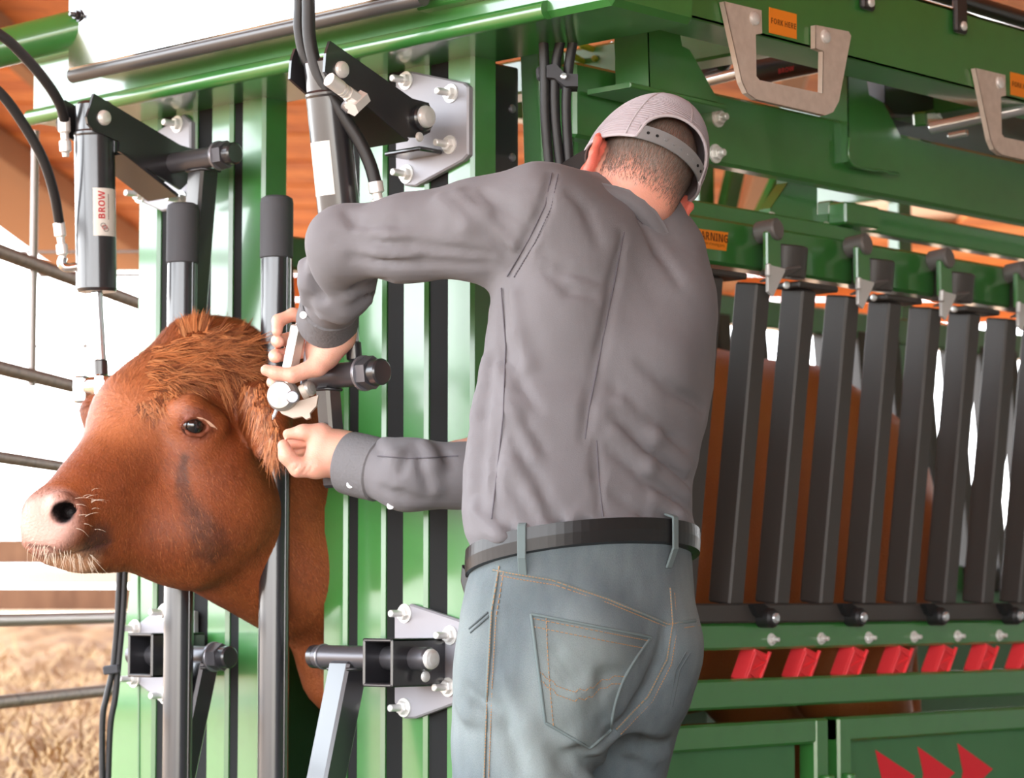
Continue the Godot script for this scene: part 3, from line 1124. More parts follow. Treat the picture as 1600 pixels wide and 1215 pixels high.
	words(w, "small_print", "keep hands clear of moving parts", wp.call(1106, 380) + NZ * 0.0006, Vector3.RIGHT, Vector3.UP, 0.10, M.warning_ink, 400)
	var x1 := PZ(1202, 11, 0.3615)
	var dx := PZ(1579, 104, 0.3615).x - x1.x
	for k in 2:
		var off := Vector3(dx * k, 0, 0)
		st = new_st()
		plate(st, [x1 + off, PZ(1245, 22, 0.3615) + off, PZ(1245, 61, 0.3615) + off, PZ(1202, 51, 0.3615) + off], Vector3(0, 0, -0.001), 0.0002)
		var s := part(chute, "fork_sticker", st, M.orange_sticker, "square orange sticker")
		words(s, "lettering", "FORK HERE", PZ(1224, 37, 0.3615) + off + NZ * 0.0006, Vector3.RIGHT, Vector3.UP, 0.072, M.sticker_ink)
	# fork pockets
	var outline := [[1132, 2], [1190, 16], [1191, 52], [1181, 54], [1182, 119], [1187, 125], [1286, 146], [1287, 80], [1275, 75], [1275, 39], [1326, 49], [1330, 56], [1311, 158], [1302, 175], [1290, 180], [1182, 155], [1168, 145], [1160, 128]]
	var bdx := PZ(1525, 101, 0.374).x - PZ(1132, 2, 0.374).x
	for k in 2:
		st = new_st()
		var ps := []
		for q in outline: ps.append(PZ(q[0], q[1], 0.374) + Vector3(bdx * k, 0, 0))
		plate(st, ps, Vector3(0, 0, -0.012), 0.0015)
		var t := thing("fork_bracket", ["beige steel U-shaped lifting bracket bolted right of the man's cap", "beige steel U-shaped lifting bracket cut off by the right edge"][k], "bracket", "lifting brackets under the top beam", ps[10])
		part(t, "hook_plate", st, M.fork_steel)
		for q in [[1178, 29], [1289, 57]]:
			dome(t, PZ(q[0], q[1], 0.374) + Vector3(bdx * k, 0, 0), NZ, 0.0125, M.zinc)
	# black straps and pipe on the beam
	for e in [[1355, 4, "left"], [1500, 41, "right"]]:
		var c := PZ(e[0], e[1], 0.368)
		var t := thing("hose_strap", "short black strap bolted to the top beam, %s of the pair" % e[2], "strap", "", c)
		st = new_st()
		bar(st, c + Vector3(0, -0.014, 0), c + Vector3(0, 0.12, 0), 0.04, 0.012, Vector3.RIGHT)
		part(t, "strap", st, M.black_paint)
		dome(t, c + NZ * 0.006 + Vector3(0.003, 0, 0), NZ, 0.009, M.zinc)
	st = new_st()
	tube(st, [PZ(1440, -18, 0.30), PZ(1700, 62, 0.30)], 0.018, 1, 16)
	tag(part(self, "black_pipe", st, M.black_paint), "black pipe lying along the top beam at the upper right corner", "pipe")
	# stainless cover over the gate's top
	var cov := thing("cover_box", "large polished stainless steel cover along the top left of the chute", "cover", "", Vector3(-0.2, 1.97, -0.5))
	var z0 := PX(104, 100, -0.22).z
	var z1 := PX(649, 20, -0.22).z
	st = new_st()
	abox(st, Vector3(-0.22, 1.985, z0), Vector3(-0.05, 2.75, z1), 0.006)
	part(cov, "panel", st, M.stainless)
	st = new_st()
	tube(st, [Vector3(-0.205, 1.98, z0), Vector3(-0.205, 1.98, z1 + 0.004)], 0.0145, 1, 18)
	part(cov, "rolled_edge", st, M.trim_dark)
	for q in [[122, 24]]:
		bolt(cov, PX(q[0], q[1], -0.221), NX, 0.009, M.black_paint, 0.6)

# ---------------------------------------------------------------- near side: drop bars, latches, handles, doors
func chute_side() -> void:
	var st: SurfaceTool
	var tilt := Vector3(0, 1, 0.118).normalized()
	var ord := ["first", "second", "third", "fourth", "fifth", "sixth", "seventh", "eighth", "ninth"]
	# bottom channel of the bars
	st = new_st()
	abox(st, Vector3(0.4, 0.9335, -0.042), Vector3(3.35, 0.971, 0.004), 0.004)
	tag(part(self, "bar_channel", st, M.bar_paint), "long dark steel channel under the slanted side bars", "channel")
	for k in range(-1, 8):
		var x := 0.702 + 0.1455 * k
		var bot := Vector3(x + 0.0225, 0.9712, -0.018)
		var t: Node3D
		var odd := k % 2 != 0     # bars with a cap plate; the others carry latches
		var where := "half hidden by the man's right side" if k == -1 else "%s to the right of the man" % ord[k]
		t = thing("drop_bar", "slanted dark square side bar %s, %s" % ["with flat cap" if odd else "with latch", where], "bar", "slanted side bars", bot)
		st = new_st()
		bar(st, bot + Vector3(0, 0, -0.005), bot + tilt * 0.618 + Vector3(0, 0, -0.005), 0.046, 0.055, Vector3.RIGHT, 0.004)
		part(t, "upright", st, M.bar_paint)
		var top := bot + tilt * 0.618
		if odd:
			st = new_st()
			bar(st, top + Vector3(-0.045, 0.005, 0), top + Vector3(0.085, 0.005, 0), 0.06, 0.012, NZ, 0.003)
			part(t, "cap_plate", st, M.bar_paint)
			dome(t, top + Vector3(-0.045, 0.005, 0.0), NX, 0.008, M.zinc, "cap_bolt")
		else:
			st = new_st()
			cyl(st, top + Vector3(0.07, 0.016, 0.012), top + Vector3(0.07, 0.078, 0.019), 0.045, 0.003, 28)
			part(t, "sleeve", st, M.bar_paint)
			# latch: green strap, rounded top and bent bright tongue
			var l := thing("bar_latch", "bright bent-steel latch above the drop bar %s" % where, "latch", "bar latches", top)
			var c := top + Vector3(-0.012, 0.052, 0.050)
			st = new_st()
			bar(st, c + Vector3(0, -0.035, 0), c + Vector3(0, 0.04, 0), 0.046, 0.012, Vector3.RIGHT, 0.003)
			part(l, "strap", st, M.green_paint)
			st = new_st()
			cyl(st, c + Vector3(0.002, 0.042, -0.035), c + Vector3(0.006, 0.047, 0.012), 0.0215, 0.003, 24)
			part(l, "knuckle", st, M.latch_steel)
			st = new_st()
			var q := c + Vector3(0, -0.032, 0.009)
			plate(st, [q + Vector3(-0.024, 0.008, 0.0), q + Vector3(0.034, 0.004, 0.003), q + Vector3(-0.008, -0.052, 0.002), q + Vector3(-0.024, -0.044, 0)], Vector3(0.0, 0, -0.006), 0.0008)
			part(l, "tongue", st, M.latch_bright)
			st = new_st()
			var g := q + Vector3(0.034, 0.004, 0.004)
			plate(st, [g, g + Vector3(0.036, -0.004, 0.014), g + Vector3(0.004, -0.056, 0.020), q + Vector3(-0.014, -0.058, 0.008)], Vector3(0, 0.004, -0.004), 0.0008)
			part(l, "tongue_fold", st, M.latch_steel)
			st = new_st()
			cyl(st, q + Vector3(-0.030, -0.016, 0.004), q + Vector3(-0.028, 0.008, 0.004), 0.006, 0.002, 14)
			part(l, "pin", st, M.latch_bright)
	# black knobs on the channel
	for k in 4:
		var x: float = [0.801, 1.09, 1.381, 1.668][k]
		var t := thing("channel_knob", "black catch with a bright bolt on the dark channel, %s from the man" % ord[k], "catch", "catches on the channel", Vector3(x, 0.945, 0.0))
		var c := Vector3(x, 0.943, 0.002)
		st = new_st()
		plate(st, [c + Vector3(-0.045, 0.026, 0.018), c + Vector3(-0.012, 0.028, 0.024), c + Vector3(0.03, 0.008, 0.03), c + Vector3(0.01, -0.012, 0.03), c + Vector3(-0.03, 0.005, 0.022)], Vector3(0, 0, -0.014), 0.001)
		part(t, "lever", st, M.hole_dark)
		st = new_st()
		lathe(st, c, NZ, [Vector2(0.019, 0), Vector2(0.019, 0.03), Vector2(0.015, 0.036), Vector2(0, 0.036)], 20)
		part(t, "knob", st, M.rubber)
		dome(t, c + NZ * 0.036, NZ, 0.0105, M.chrome)
	# red release handles
	for k in 7:
		var x := 0.836 + 0.1615 * k
		var top := Vector3(x - 0.026, 0.8815, -0.018)
		var d := Vector3(-0.018, -0.064, -0.016)
		var t := thing("release_handle", "red ribbed plastic release handle under the green side rail, %s from the man" % ord[k], "handle", "red release handles", top)
		st = new_st()
		bar(st, top, top + d, 0.05, 0.034, Vector3.RIGHT, 0.002)
		part(t, "body", st, M.red_plastic)
		var dn := d.normalized()
		var along := Vector3.RIGHT
		var nrm := along.cross(dn).normalized()
		if nrm.z < 0: nrm = -nrm
		var A := top + nrm * 0.018
		st = new_st()
		for s in [-1.0, 1.0]: bar(st, A + along * (0.0225 * s), A + along * (0.0225 * s) + d, 0.006, 0.007, along, 0.001)
		bar(st, A + d - along * 0.025 - dn * 0.004, A + d + along * 0.025 - dn * 0.004, 0.008, 0.007, dn, 0.001)
		part(t, "rim", st, M.red_plastic)
		for j in 3:
			st = new_st()
			var u0 := A + d * (0.05 + 0.28 * j)
			var u1 := A + d * (0.05 + 0.28 * j + 0.24)
			if j == 1: bar(st, u1 - along * 0.02, u0 + along * 0.02, 0.005, 0.006, dn, 0.0008)
			else: bar(st, u0 - along * 0.02, u1 + along * 0.02, 0.005, 0.006, dn, 0.0008)
			part(t, "rib", st, M.red_plastic)
		bolt(t, Vector3(x, 0.901, 0.0), NZ, 0.0085, M.zinc, 0.7)
	# lower doors
	for k in 2:
		var xa: float = [0.22, 1.052][k]
		var xb: float = [1.02, 1.86][k]
		var t := thing("lower_door", ["green lower side door partly behind the man's jeans", "green lower side door with red arrow marks at the bottom right"][k], "door", "lower doors of the chute", Vector3((xa + xb) * 0.5, 0.12, -0.02))
		st = new_st()
		abox(st, Vector3(xa, 0.694, -0.04), Vector3(xb, 0.7435, 0.0), 0.005)
		part(t, "top_rail", st, M.green_paint)
		st = new_st()
		abox(st, Vector3(xa, 0.12, -0.04), Vector3(xb, 0.17, 0.0), 0.005)
		part(t, "bottom_rail", st, M.green_paint)
		for x in [xa, xb - 0.045]:
			st = new_st()
			abox(st, Vector3(x, 0.12, -0.042), Vector3(x + 0.045, 0.7435, 0.002), 0.005)
			part(t, "stile", st, M.green_paint)
		st = new_st()
		abox(st, Vector3(xa + 0.03, 0.15, -0.03), Vector3(xb - (0.085 if k == 0 else 0.03), 0.70, -0.018), 0.003)
		part(t, "panel", st, M.green_panel)
		st = new_st()
		var hx: float = xb - 0.02 if k == 0 else xa + 0.02
		cyl(st, Vector3(hx, 0.45, 0.012), Vector3(hx, 0.632, 0.012), 0.0135, 0.003, 18)
		part(t, "hinge_barrel", st, M.green_paint)
		if k == 1:
			var z := -0.0172
			for e in [[[1368, 1171], [1430, 1212], [1404, 1240], [1378, 1240], [1378, 1216]], [[1434, 1166], [1492, 1207], [1460, 1235], [1440, 1235], [1443, 1208]], [[1496, 1161], [1551, 1201], [1520, 1232], [1500, 1232], [1505, 1205]]]:
				st = new_st()
				var ps := []
				for q in e: ps.append(PZ(q[0], q[1], z))
				plate(st, ps, Vector3(0, 0, -0.0008), 0.0001)
				part(t, "arrow_mark", st, M.decal_red, "flat red arrow mark")

# ---------------------------------------------------------------- head gate: neck bars, arms, shafts, rams
func hexnut(st: SurfaceTool, a: Vector3, b: Vector3, r: float) -> void:
	var l := a.distance_to(b)
	lathe(st, a, b - a, [Vector2(0, 0), Vector2(r, 0), Vector2(r, l), Vector2(0, l)], 6, 0.4)

func ram_label(parent: Node3D, a: Vector3, b: Vector3, r: float, f0: float, f1: float, g0: float, g1: float, text: bool) -> void:
	# sticker wrapped on the barrel, from angle g0 to g1 about the line towards the camera
	var ax := (b - a).normalized()
	var toward := (CAM - a)
	toward = (toward - ax * toward.dot(ax)).normalized()
	var rt := ax.cross(toward).normalized()
	if rt.dot(RT) < 0: rt = -rt
	var st := new_st()
	var n := 12
	for i in n:
		var t0 := lerpf(g0, g1, float(i) / n)
		var t1 := lerpf(g0, g1, float(i + 1) / n)
		var n0 := toward * cos(t0) + rt * sin(t0)
		var n1 := toward * cos(t1) + rt * sin(t1)
		var p := a.lerp(b, f0)
		var q := a.lerp(b, f1)
		tri3(st, p + n0 * r, p + n1 * r, q + n1 * r, n0, n1, n1)
		tri3(st, p + n0 * r, q + n1 * r, q + n0 * r, n0, n1, n0)
	var s := part(parent, "sticker", st, M.white_sticker, "white maker's sticker")
	if not text: return
	var an := lerpf(g0, g1, 0.30)
	var nn := toward * cos(an) + rt * sin(an)
	var side := (rt * cos(an) - toward * sin(an))
	words(s, "lettering", "BROW", a.lerp(b, lerpf(f0, f1, 0.36)) + nn * (r + 0.0006), -ax, -side, a.distance_to(b) * (f1 - f0) * 0.58, M.red_ink, 800)
	an = lerpf(g0, g1, 0.56)
	nn = toward * cos(an) + rt * sin(an)
	side = (rt * cos(an) - toward * sin(an))
	st = new_st()
	bar(st, a.lerp(b, lerpf(f0, f1, 0.12)) + nn * r, a.lerp(b, lerpf(f0, f1, 0.66)) + nn * r, 0.0016, 0.001, side, 0.0002)
	part(s, "rule", st, M.grey_ink)
	# linked rings of the mark
	an = lerpf(g0, g1, 0.38)
	nn = toward * cos(an) + rt * sin(an)
	side = (rt * cos(an) - toward * sin(an))
	for k in 3:
		var c := a.lerp(b, lerpf(f0, f1, 0.78 + 0.045 * k)) + nn * (r + 0.0004) + side * (0.003 * (k - 1) + 0.001)
		var pts := []
		for i in 17: pts.append(c + side * (0.0048 * cos(TAU * i / 16)) - ax * (0.0036 * sin(TAU * i / 16)))
		st = new_st()
		tube(st, pts, 0.0007, 1, 6)
		part(s, "ring", st, M.red_ink if k == 1 else M.grey_ink)

func headgate() -> void:
	var st: SurfaceTool
	# upright bars that close on the neck
	for e in [[285.0, 318.0, 412.0, "behind the heifer's head", "far"], [432.0, 307.0, 404.0, "in front of the heifer's neck", "near"]]:
		var nx: float = -0.145 if e[4] == "far" else -0.10
		var top := PX(e[0], e[1], nx)
		var mid := PX(e[0], e[2], nx)
		var z := mid.z
		var t := thing("neck_bar", "tall black steel neck bar with grey rubber grip %s" % e[3], "bar", "", Vector3(nx, 0.1, z))
		st = new_st()
		cyl(st, Vector3(nx, 0.12, z), Vector3(nx, mid.y + 0.02, z), 0.0275, 0.003, 32)
		part(t, "pipe", st, M.black_paint)
		st = new_st()
		lathe(st, Vector3(nx, mid.y, z), Vector3.UP, [Vector2(0.0275, 0), Vector2(0.0302, 0.002), Vector2(0.0302, top.y - mid.y - 0.012), Vector2(0.0285, top.y - mid.y - 0.004), Vector2(0.022, top.y - mid.y), Vector2(0, top.y - mid.y)], 32)
		part(t, "grip", st, M.grip_rubber)
		st = new_st()
		tube(st, [Vector3(nx + 0.002, 0.14, z + 0.0275), Vector3(nx + 0.002, mid.y + 0.01, z + 0.0275)], 0.0022, 1, 8)
		part(t, "weld_seam", st, M.black_paint)
	# upper left arm, ram, shaft
	var za := PX(272, 255, -0.10).z
	var zm := za - 0.042
	var up := Vector3.UP
	var t := thing("lever_arm", "black channel lever arm at the upper left, joined to the white-labelled ram", "arm", "", PZ(300, 250, za))
	var web := [[147, 146], [281, 226], [318, 238], [320, 262], [305, 275], [283, 296], [186, 236], [187, 221], [147, 203], [138, 193], [136, 182], [141, 168]]
	for dz in [0.0, -0.088]:
		st = new_st()
		var ps := []
		for q in web: ps.append(PZ(q[0], q[1], za) + Vector3(0, 0, dz))
		plate(st, ps, Vector3(0, 0, -0.007), 0.001)
		part(t, "web", st, M.black_paint)
	st = new_st()
	var f0 := PZ(192, 240, za)
	var f1 := PZ(283, 296, za)
	plate(st, [f0, f1, f1 + Vector3(0, 0, -0.09), f0 + Vector3(0, 0, -0.09)], Vector3(0.003, 0.006, 0).normalized() * 0.006, 0.001)
	part(t, "flange", st, M.black_paint)
	dome(t, PZ(162, 184, za), NZ, 0.0145, M.zinc, "pin_head")
	ram("hydraulic_ram", "black hydraulic ram left of the heifer's head with chrome rod and sticker", PZ(147, 160, zm), PZ(151, 456, zm), PZ(157, 562, zm), PZ(158, 592, zm), 0.0375, true)
	# white clevis the rod pushes
	st = new_st()
	var c0 := PZ(157, 604, zm)
	cyl(st, c0 + Vector3(-0.01, 0, -0.05), c0 + Vector3(-0.01, 0, 0.05), 0.019, 0.004, 22)
	cyl(st, c0 + Vector3(-0.02, -0.03, -0.03), c0 + Vector3(-0.02, 0.02, -0.03), 0.016, 0.004, 18)
	cyl(st, c0 + Vector3(-0.02, -0.04, 0.03), c0 + Vector3(-0.02, 0.02, 0.03), 0.014, 0.004, 18)
	tag(part(self, "rod_clevis", st, M.stainless), "bright clevis at the foot of the left ram behind the heifer's brow", "clevis")
	var sh := PX(345, 243, -0.10)
	shaft("pivot_shaft", "grey pivot shaft with hex nut at upper left above the rubber grips", Vector3(-0.10, sh.y + 0.002, za - 0.10), Vector3(-0.10, sh.y, PX(368, 243, -0.10).z), 0.0195, true)
	leg("square_lever", "black square-tube lever hanging from the upper left shaft", Vector3(-0.085, sh.y - 0.012, PX(318, 262, -0.085).z), Vector3(-0.05, sh.y - 0.40, PX(318, 262, -0.085).z - 0.085), 0.044)
	# upper right arm and ram
	var zb := PX(662, 183, -0.085).z
	var zn := zb - 0.05
	t = thing("lever_arm", "black channel lever arm above the man's raised sleeve", "arm", "", PZ(655, 185, zb))
	web = [[520, 63], [648, 153], [674, 160], [680, 178], [676, 206], [660, 214], [640, 214], [612, 193], [574, 166], [526, 124], [512, 111], [514, 82]]
	for dz in [-0.006, -0.092]:
		st = new_st()
		var ps := []
		for q in web: ps.append(PZ(q[0], q[1], zb) + Vector3(0, 0, dz))
		plate(st, ps, Vector3(0, 0, -0.007), 0.001)
		part(t, "web", st, M.black_paint)
	st = new_st()
	f0 = PZ(560, 154, zb)
	f1 = PZ(640, 214, zb)
	plate(st, [f0, f1, f1 + Vector3(0, 0, -0.094), f0 + Vector3(0, 0, -0.094)], Vector3(0.003, 0.006, 0).normalized() * 0.006, 0.001)
	part(t, "flange", st, M.black_paint)
	st = new_st()
	cyl(st, PZ(662, 184, zb) + Vector3(0, 0, -0.13), PZ(662, 184, zb) + Vector3(0, 0, 0.004), 0.024, 0.003, 26)
	part(t, "hub", st, M.black_paint)
	dome(t, PZ(662, 183, zb) + NZ * 0.004, NZ, 0.0195, M.zinc, "pin_head")
	dome(t, PZ(654, 214, zb) + NZ * 0.001, NZ, 0.0085, M.zinc, "stop_bolt")
	dome(t, PZ(537, 108, zb) - NZ * 0.006, NZ, 0.0145, M.zinc, "pin_head")
	st = new_st()
	bar(st, PX(640, 238, -0.05) + Vector3(-0.02, 0, 0), PX(640, 238, -0.05) + Vector3(0.038, 0.0, 0), 0.09, 0.008, NZ)
	part(t, "base_flange", st, M.black_paint)
	ram("hydraulic_ram", "black hydraulic ram behind the man's raised sleeve with blank white sticker", PZ(505, 92, zn), PZ(541, 440, zn), PZ(552, 534, zn), PZ(554, 562, zn), 0.036, false)
	# bright hose fitting on the second ram
	t = thing("hose_fitting", "brassy zinc elbow hose fitting on the arm above the raised sleeve", "fitting", "", PZ(555, 150, zb + 0.03))
	st = new_st()
	var za1 := zb + 0.02
	tube(st, [PZ(514, 124, za1), PZ(532, 137, za1)], 0.0125, 1, 10)
	part(t, "ferrule", st, M.zinc)
	st = new_st()
	tube(st, [PZ(530, 136, za1), PZ(546, 148, za1)], 0.0095, 1, 12)
	for q in [[534, 139], [538, 142]]:
		lathe(st, PZ(q[0], q[1], za1), PZ(546, 148, za1) - PZ(530, 136, za1), [Vector2(0, 0), Vector2(0.0115, 0), Vector2(0.0115, 0.004), Vector2(0, 0.004)], 18)
	part(t, "collar", st, M.zinc)
	st = new_st()
	hexnut(st, PZ(543, 146, za1), PZ(556, 155, za1), 0.0135)
	hexnut(st, PZ(549, 170, za1), PZ(568, 152, za1), 0.0145)
	part(t, "hex_elbow", st, M.zinc)
	st = new_st()
	cyl(st, PZ(540, 158, za1 - 0.02), PZ(552, 170, za1 - 0.01), 0.014, 0.003, 18)
	part(t, "port", st, M.bare_steel)
	# pivot shaft by the man's hands
	var xs := PZ(553, 575, zn).x
	var y1 := PX(590, 581, xs)
	shaft("pivot_shaft", "black pivot shaft with hex nut right of the man's tagging hand", Vector3(xs, y1.y, PX(486, 600, xs).z), Vector3(xs, y1.y, PX(598, 581, xs).z), 0.0215, true)
	leg("square_lever", "dark square-tube lever below the shaft beside the heifer's ear", Vector3(xs, y1.y - 0.015, PX(512, 610, xs).z), Vector3(xs + 0.02, 1.17, PX(512, 610, xs).z), 0.034)
	# lower shafts
	var xl := -0.085
	var q0 := PX(660, 1029, xl)
	t = shaft("pivot_shaft", "grey lower pivot shaft through the square stub, left of the man's jeans", Vector3(xl, q0.y, PX(494, 1031, xl).z), Vector3(xl, q0.y, PX(672, 1029, xl).z), 0.0205, false)
	dome(t, Vector3(xl, q0.y, PX(672, 1029, xl).z), NZ, 0.0175, M.zinc, "pin_head")
	dome(t, Vector3(xl + 0.006, q0.y - 0.03, PX(660, 1060, xl).z), NZ, 0.0095, M.zinc, "stop_bolt")
	leg("square_lever", "bright square-tube lever below the lower shaft at bottom centre", Vector3(xl, q0.y - 0.012, PX(545, 1055, xl).z), Vector3(xl - 0.085, q0.y - 0.33, PX(545, 1055, xl).z), 0.052)
	q0 = PX(345, 1026, xl)
	shaft("pivot_shaft", "grey lower pivot shaft with hex nut below the heifer's jaw", Vector3(xl, q0.y, PX(206, 1030, xl).z), Vector3(xl, q0.y, PX(360, 1026, xl).z), 0.0195, true)
	leg("square_lever", "black square-tube lever below the heifer's jaw behind the far neck bar", Vector3(xl, q0.y - 0.012, PX(318, 1050, xl).z), Vector3(xl - 0.09, q0.y - 0.36, PX(318, 1050, xl).z), 0.044)
	# rams lying across the top of the chute, seen under the beam
	t = thing("cross_ram", "black cross ram with chrome rods seen under the top beam", "hydraulic ram", "", PZ(1150, 100, -0.15))
	st = new_st()
	cyl(st, P(1075, 101, 5.25), P(1132, 88, 5.18), 0.03, 0.006, 22)
	part(t, "barrel", st, M.black_paint)
	for e in [[[1120, 97], [1255, 70], 0.011], [[1098, 128], [1162, 112], 0.0115]]:
		st = new_st()
		cyl(st, P(e[0][0], e[0][1], 5.2), P(e[1][0], e[1][1], 5.1), e[2], 0.002, 16)
		part(t, "rod", st, M.chrome)
	st = new_st()
	cyl(st, P(1175, 112, 5.3), P(1345, 76, 5.12), 0.03, 0.005, 22)
	part(t, "barrel", st, M.black_paint)
	ram_label(t, P(1196, 108, 5.28), P(1255, 95, 5.22), 0.0306, 0.0, 1.0, -0.95, 0.95, false)
	words(t, "lettering", "BROW", P(1228, 109, 5.205), P(1255, 95, 5.22) - P(1196, 108, 5.28), UC, 0.038, M.red_ink, 800)
	for e in [[1098, 45, 82, 5.25], [962, 66, 86, 5.1]]:
		st = new_st()
		tube(st, [P(e[0], e[1], e[3]), P(e[0], e[2], e[3])], 0.0105, 1, 14)
		hexnut(st, P(e[0], e[1] + 13, e[3]), P(e[0], e[1] + 22, e[3]), 0.014)
		part(t, "port", st, M.chrome)
	t = thing("slide_rod", "bright steel slide rods under the beam at the right edge", "rod", "", PZ(1500, 200, 0.0))
	st = new_st()
	cyl(st, P(1453, 200, 5.3), P(1640, 162, 5.2), 0.0125, 0.002, 18)
	part(t, "rod", st, M.chrome)
	st = new_st()
	cyl(st, P(1482, 213, 5.35), P(1512, 207, 5.33), 0.0075, 0.002, 14)
	part(t, "rod", st, M.chrome)
	t = thing("valve_linkage", "yellow-green valve linkage seen left of the cap under the beam", "linkage", "", P(930, 95, 5.1))
	for e in [[[893, 86], [925, 104]], [[905, 70], [985, 96]], [[925, 90], [985, 110]]]:
		st = new_st()
		bar(st, P(e[0][0], e[0][1], 5.1), P(e[1][0], e[1][1], 5.15), 0.012, 0.012, UC)
		part(t, "link", st, M.link_yellow)

func ram(n: String, label: String, top: Vector3, bot: Vector3, rod: Vector3, cap: Vector3, r: float, text: bool) -> void:
	var t := thing(n, label, "hydraulic ram", "", bot)
	var ax := (bot - top).normalized()
	var l := top.distance_to(bot)
	var st := new_st()
	lathe(st, top, ax, [Vector2(0, 0), Vector2(r * 0.8, 0), Vector2(r * 0.94, 0.006), Vector2(r * 0.94, 0.054), Vector2(r * 1.03, 0.058), Vector2(r * 1.03, 0.062), Vector2(r, 0.066), Vector2(r, l - 0.006), Vector2(r * 0.93, l), Vector2(0, l)], 40)
	part(t, "barrel", st, M.black_paint)
	st = new_st()
	cyl(st, bot, rod, 0.0108, 0.001, 20)
	part(t, "rod", st, M.chrome)
	st = new_st()
	cyl(st, rod, cap, 0.0135, 0.002, 20)
	part(t, "rod_end", st, M.black_paint)
	if text: ram_label(t, top, bot, r * 1.008, 0.465, 0.715, -0.12, 1.3, true)
	else: ram_label(t, top, bot, r * 1.008, 0.37, 0.61, -1.45, -0.1, false)

func shaft(n: String, label: String, a: Vector3, b: Vector3, r: float, nut: bool) -> Node3D:
	var t := thing(n, label, "shaft", "", (a + b) * 0.5)
	var d := (b - a).normalized()
	var st := new_st()
	cyl(st, a, b - d * (0.042 if nut else 0.0), r, 0.003, 28)
	part(t, "bar", st, M.shaft_steel)
	if nut:
		st = new_st()
		cyl(st, b - d * 0.048, b - d * 0.042, r * 1.42, 0.001, 28)
		part(t, "washer", st, M.bare_steel)
		st = new_st()
		hexnut(st, b - d * 0.042, b - d * 0.02, r * 1.32)
		part(t, "nut", st, M.shaft_steel)
		st = new_st()
		cyl(st, b - d * 0.022, b, r * 1.05, 0.003, 28)
		part(t, "end_cap", st, M.black_paint)
	else:
		st = new_st()
		cyl(st, a - d * 0.012, a + d * 0.012, r * 1.02, 0.006, 28)
		part(t, "end_cap", st, M.black_paint)
		st = new_st()
		cyl(st, a + d * 0.018, a + d * 0.022, r * 1.12, 0.001, 28)
		part(t, "washer", st, M.bare_steel)
	return t

func leg(n: String, label: String, a: Vector3, b: Vector3, w: float) -> void:
	var t := thing(n, label, "lever", "", b)
	var st := new_st()
	bar(st, a, b, w, w, NZ, 0.005)
	part(t, "tube", st, M.black_paint)
	st = new_st()
	tube(st, [a + Vector3(-w * 0.5, -0.008, -w * 0.5), a + Vector3(-w * 0.5, -0.008, w * 0.5), a + Vector3(w * 0.5, -0.008, w * 0.5)], 0.003, 1, 8)
	part(t, "weld", st, M.black_paint)

func hose(label: String, pts: Array, r: float, fit: Array, cat := "hose") -> void:
	var t := thing("hydraulic_hose", label, cat, "", pts[pts.size() - 1])
	var st := new_st()
	tube(st, pts, r, 6, 16)
	part(t, "hose", st, M.rubber)
	if fit.size() > 1:
		st = new_st()
		var d: Vector3 = fit[1] - fit[0]
		lathe(st, fit[0], d, [Vector2(r * 0.6, 0), Vector2(r * 1.18, 0), Vector2(r * 1.18, d.length() * 0.35), Vector2(r * 0.8, d.length() * 0.4), Vector2(r * 0.75, d.length() * 0.55), Vector2(r * 1.15, d.length() * 0.6), Vector2(r * 1.15, d.length() * 0.85), Vector2(r * 0.7, d.length() * 0.9), Vector2(r * 0.6, d.length())], 12)
		part(t, "fitting", st, M.zinc)

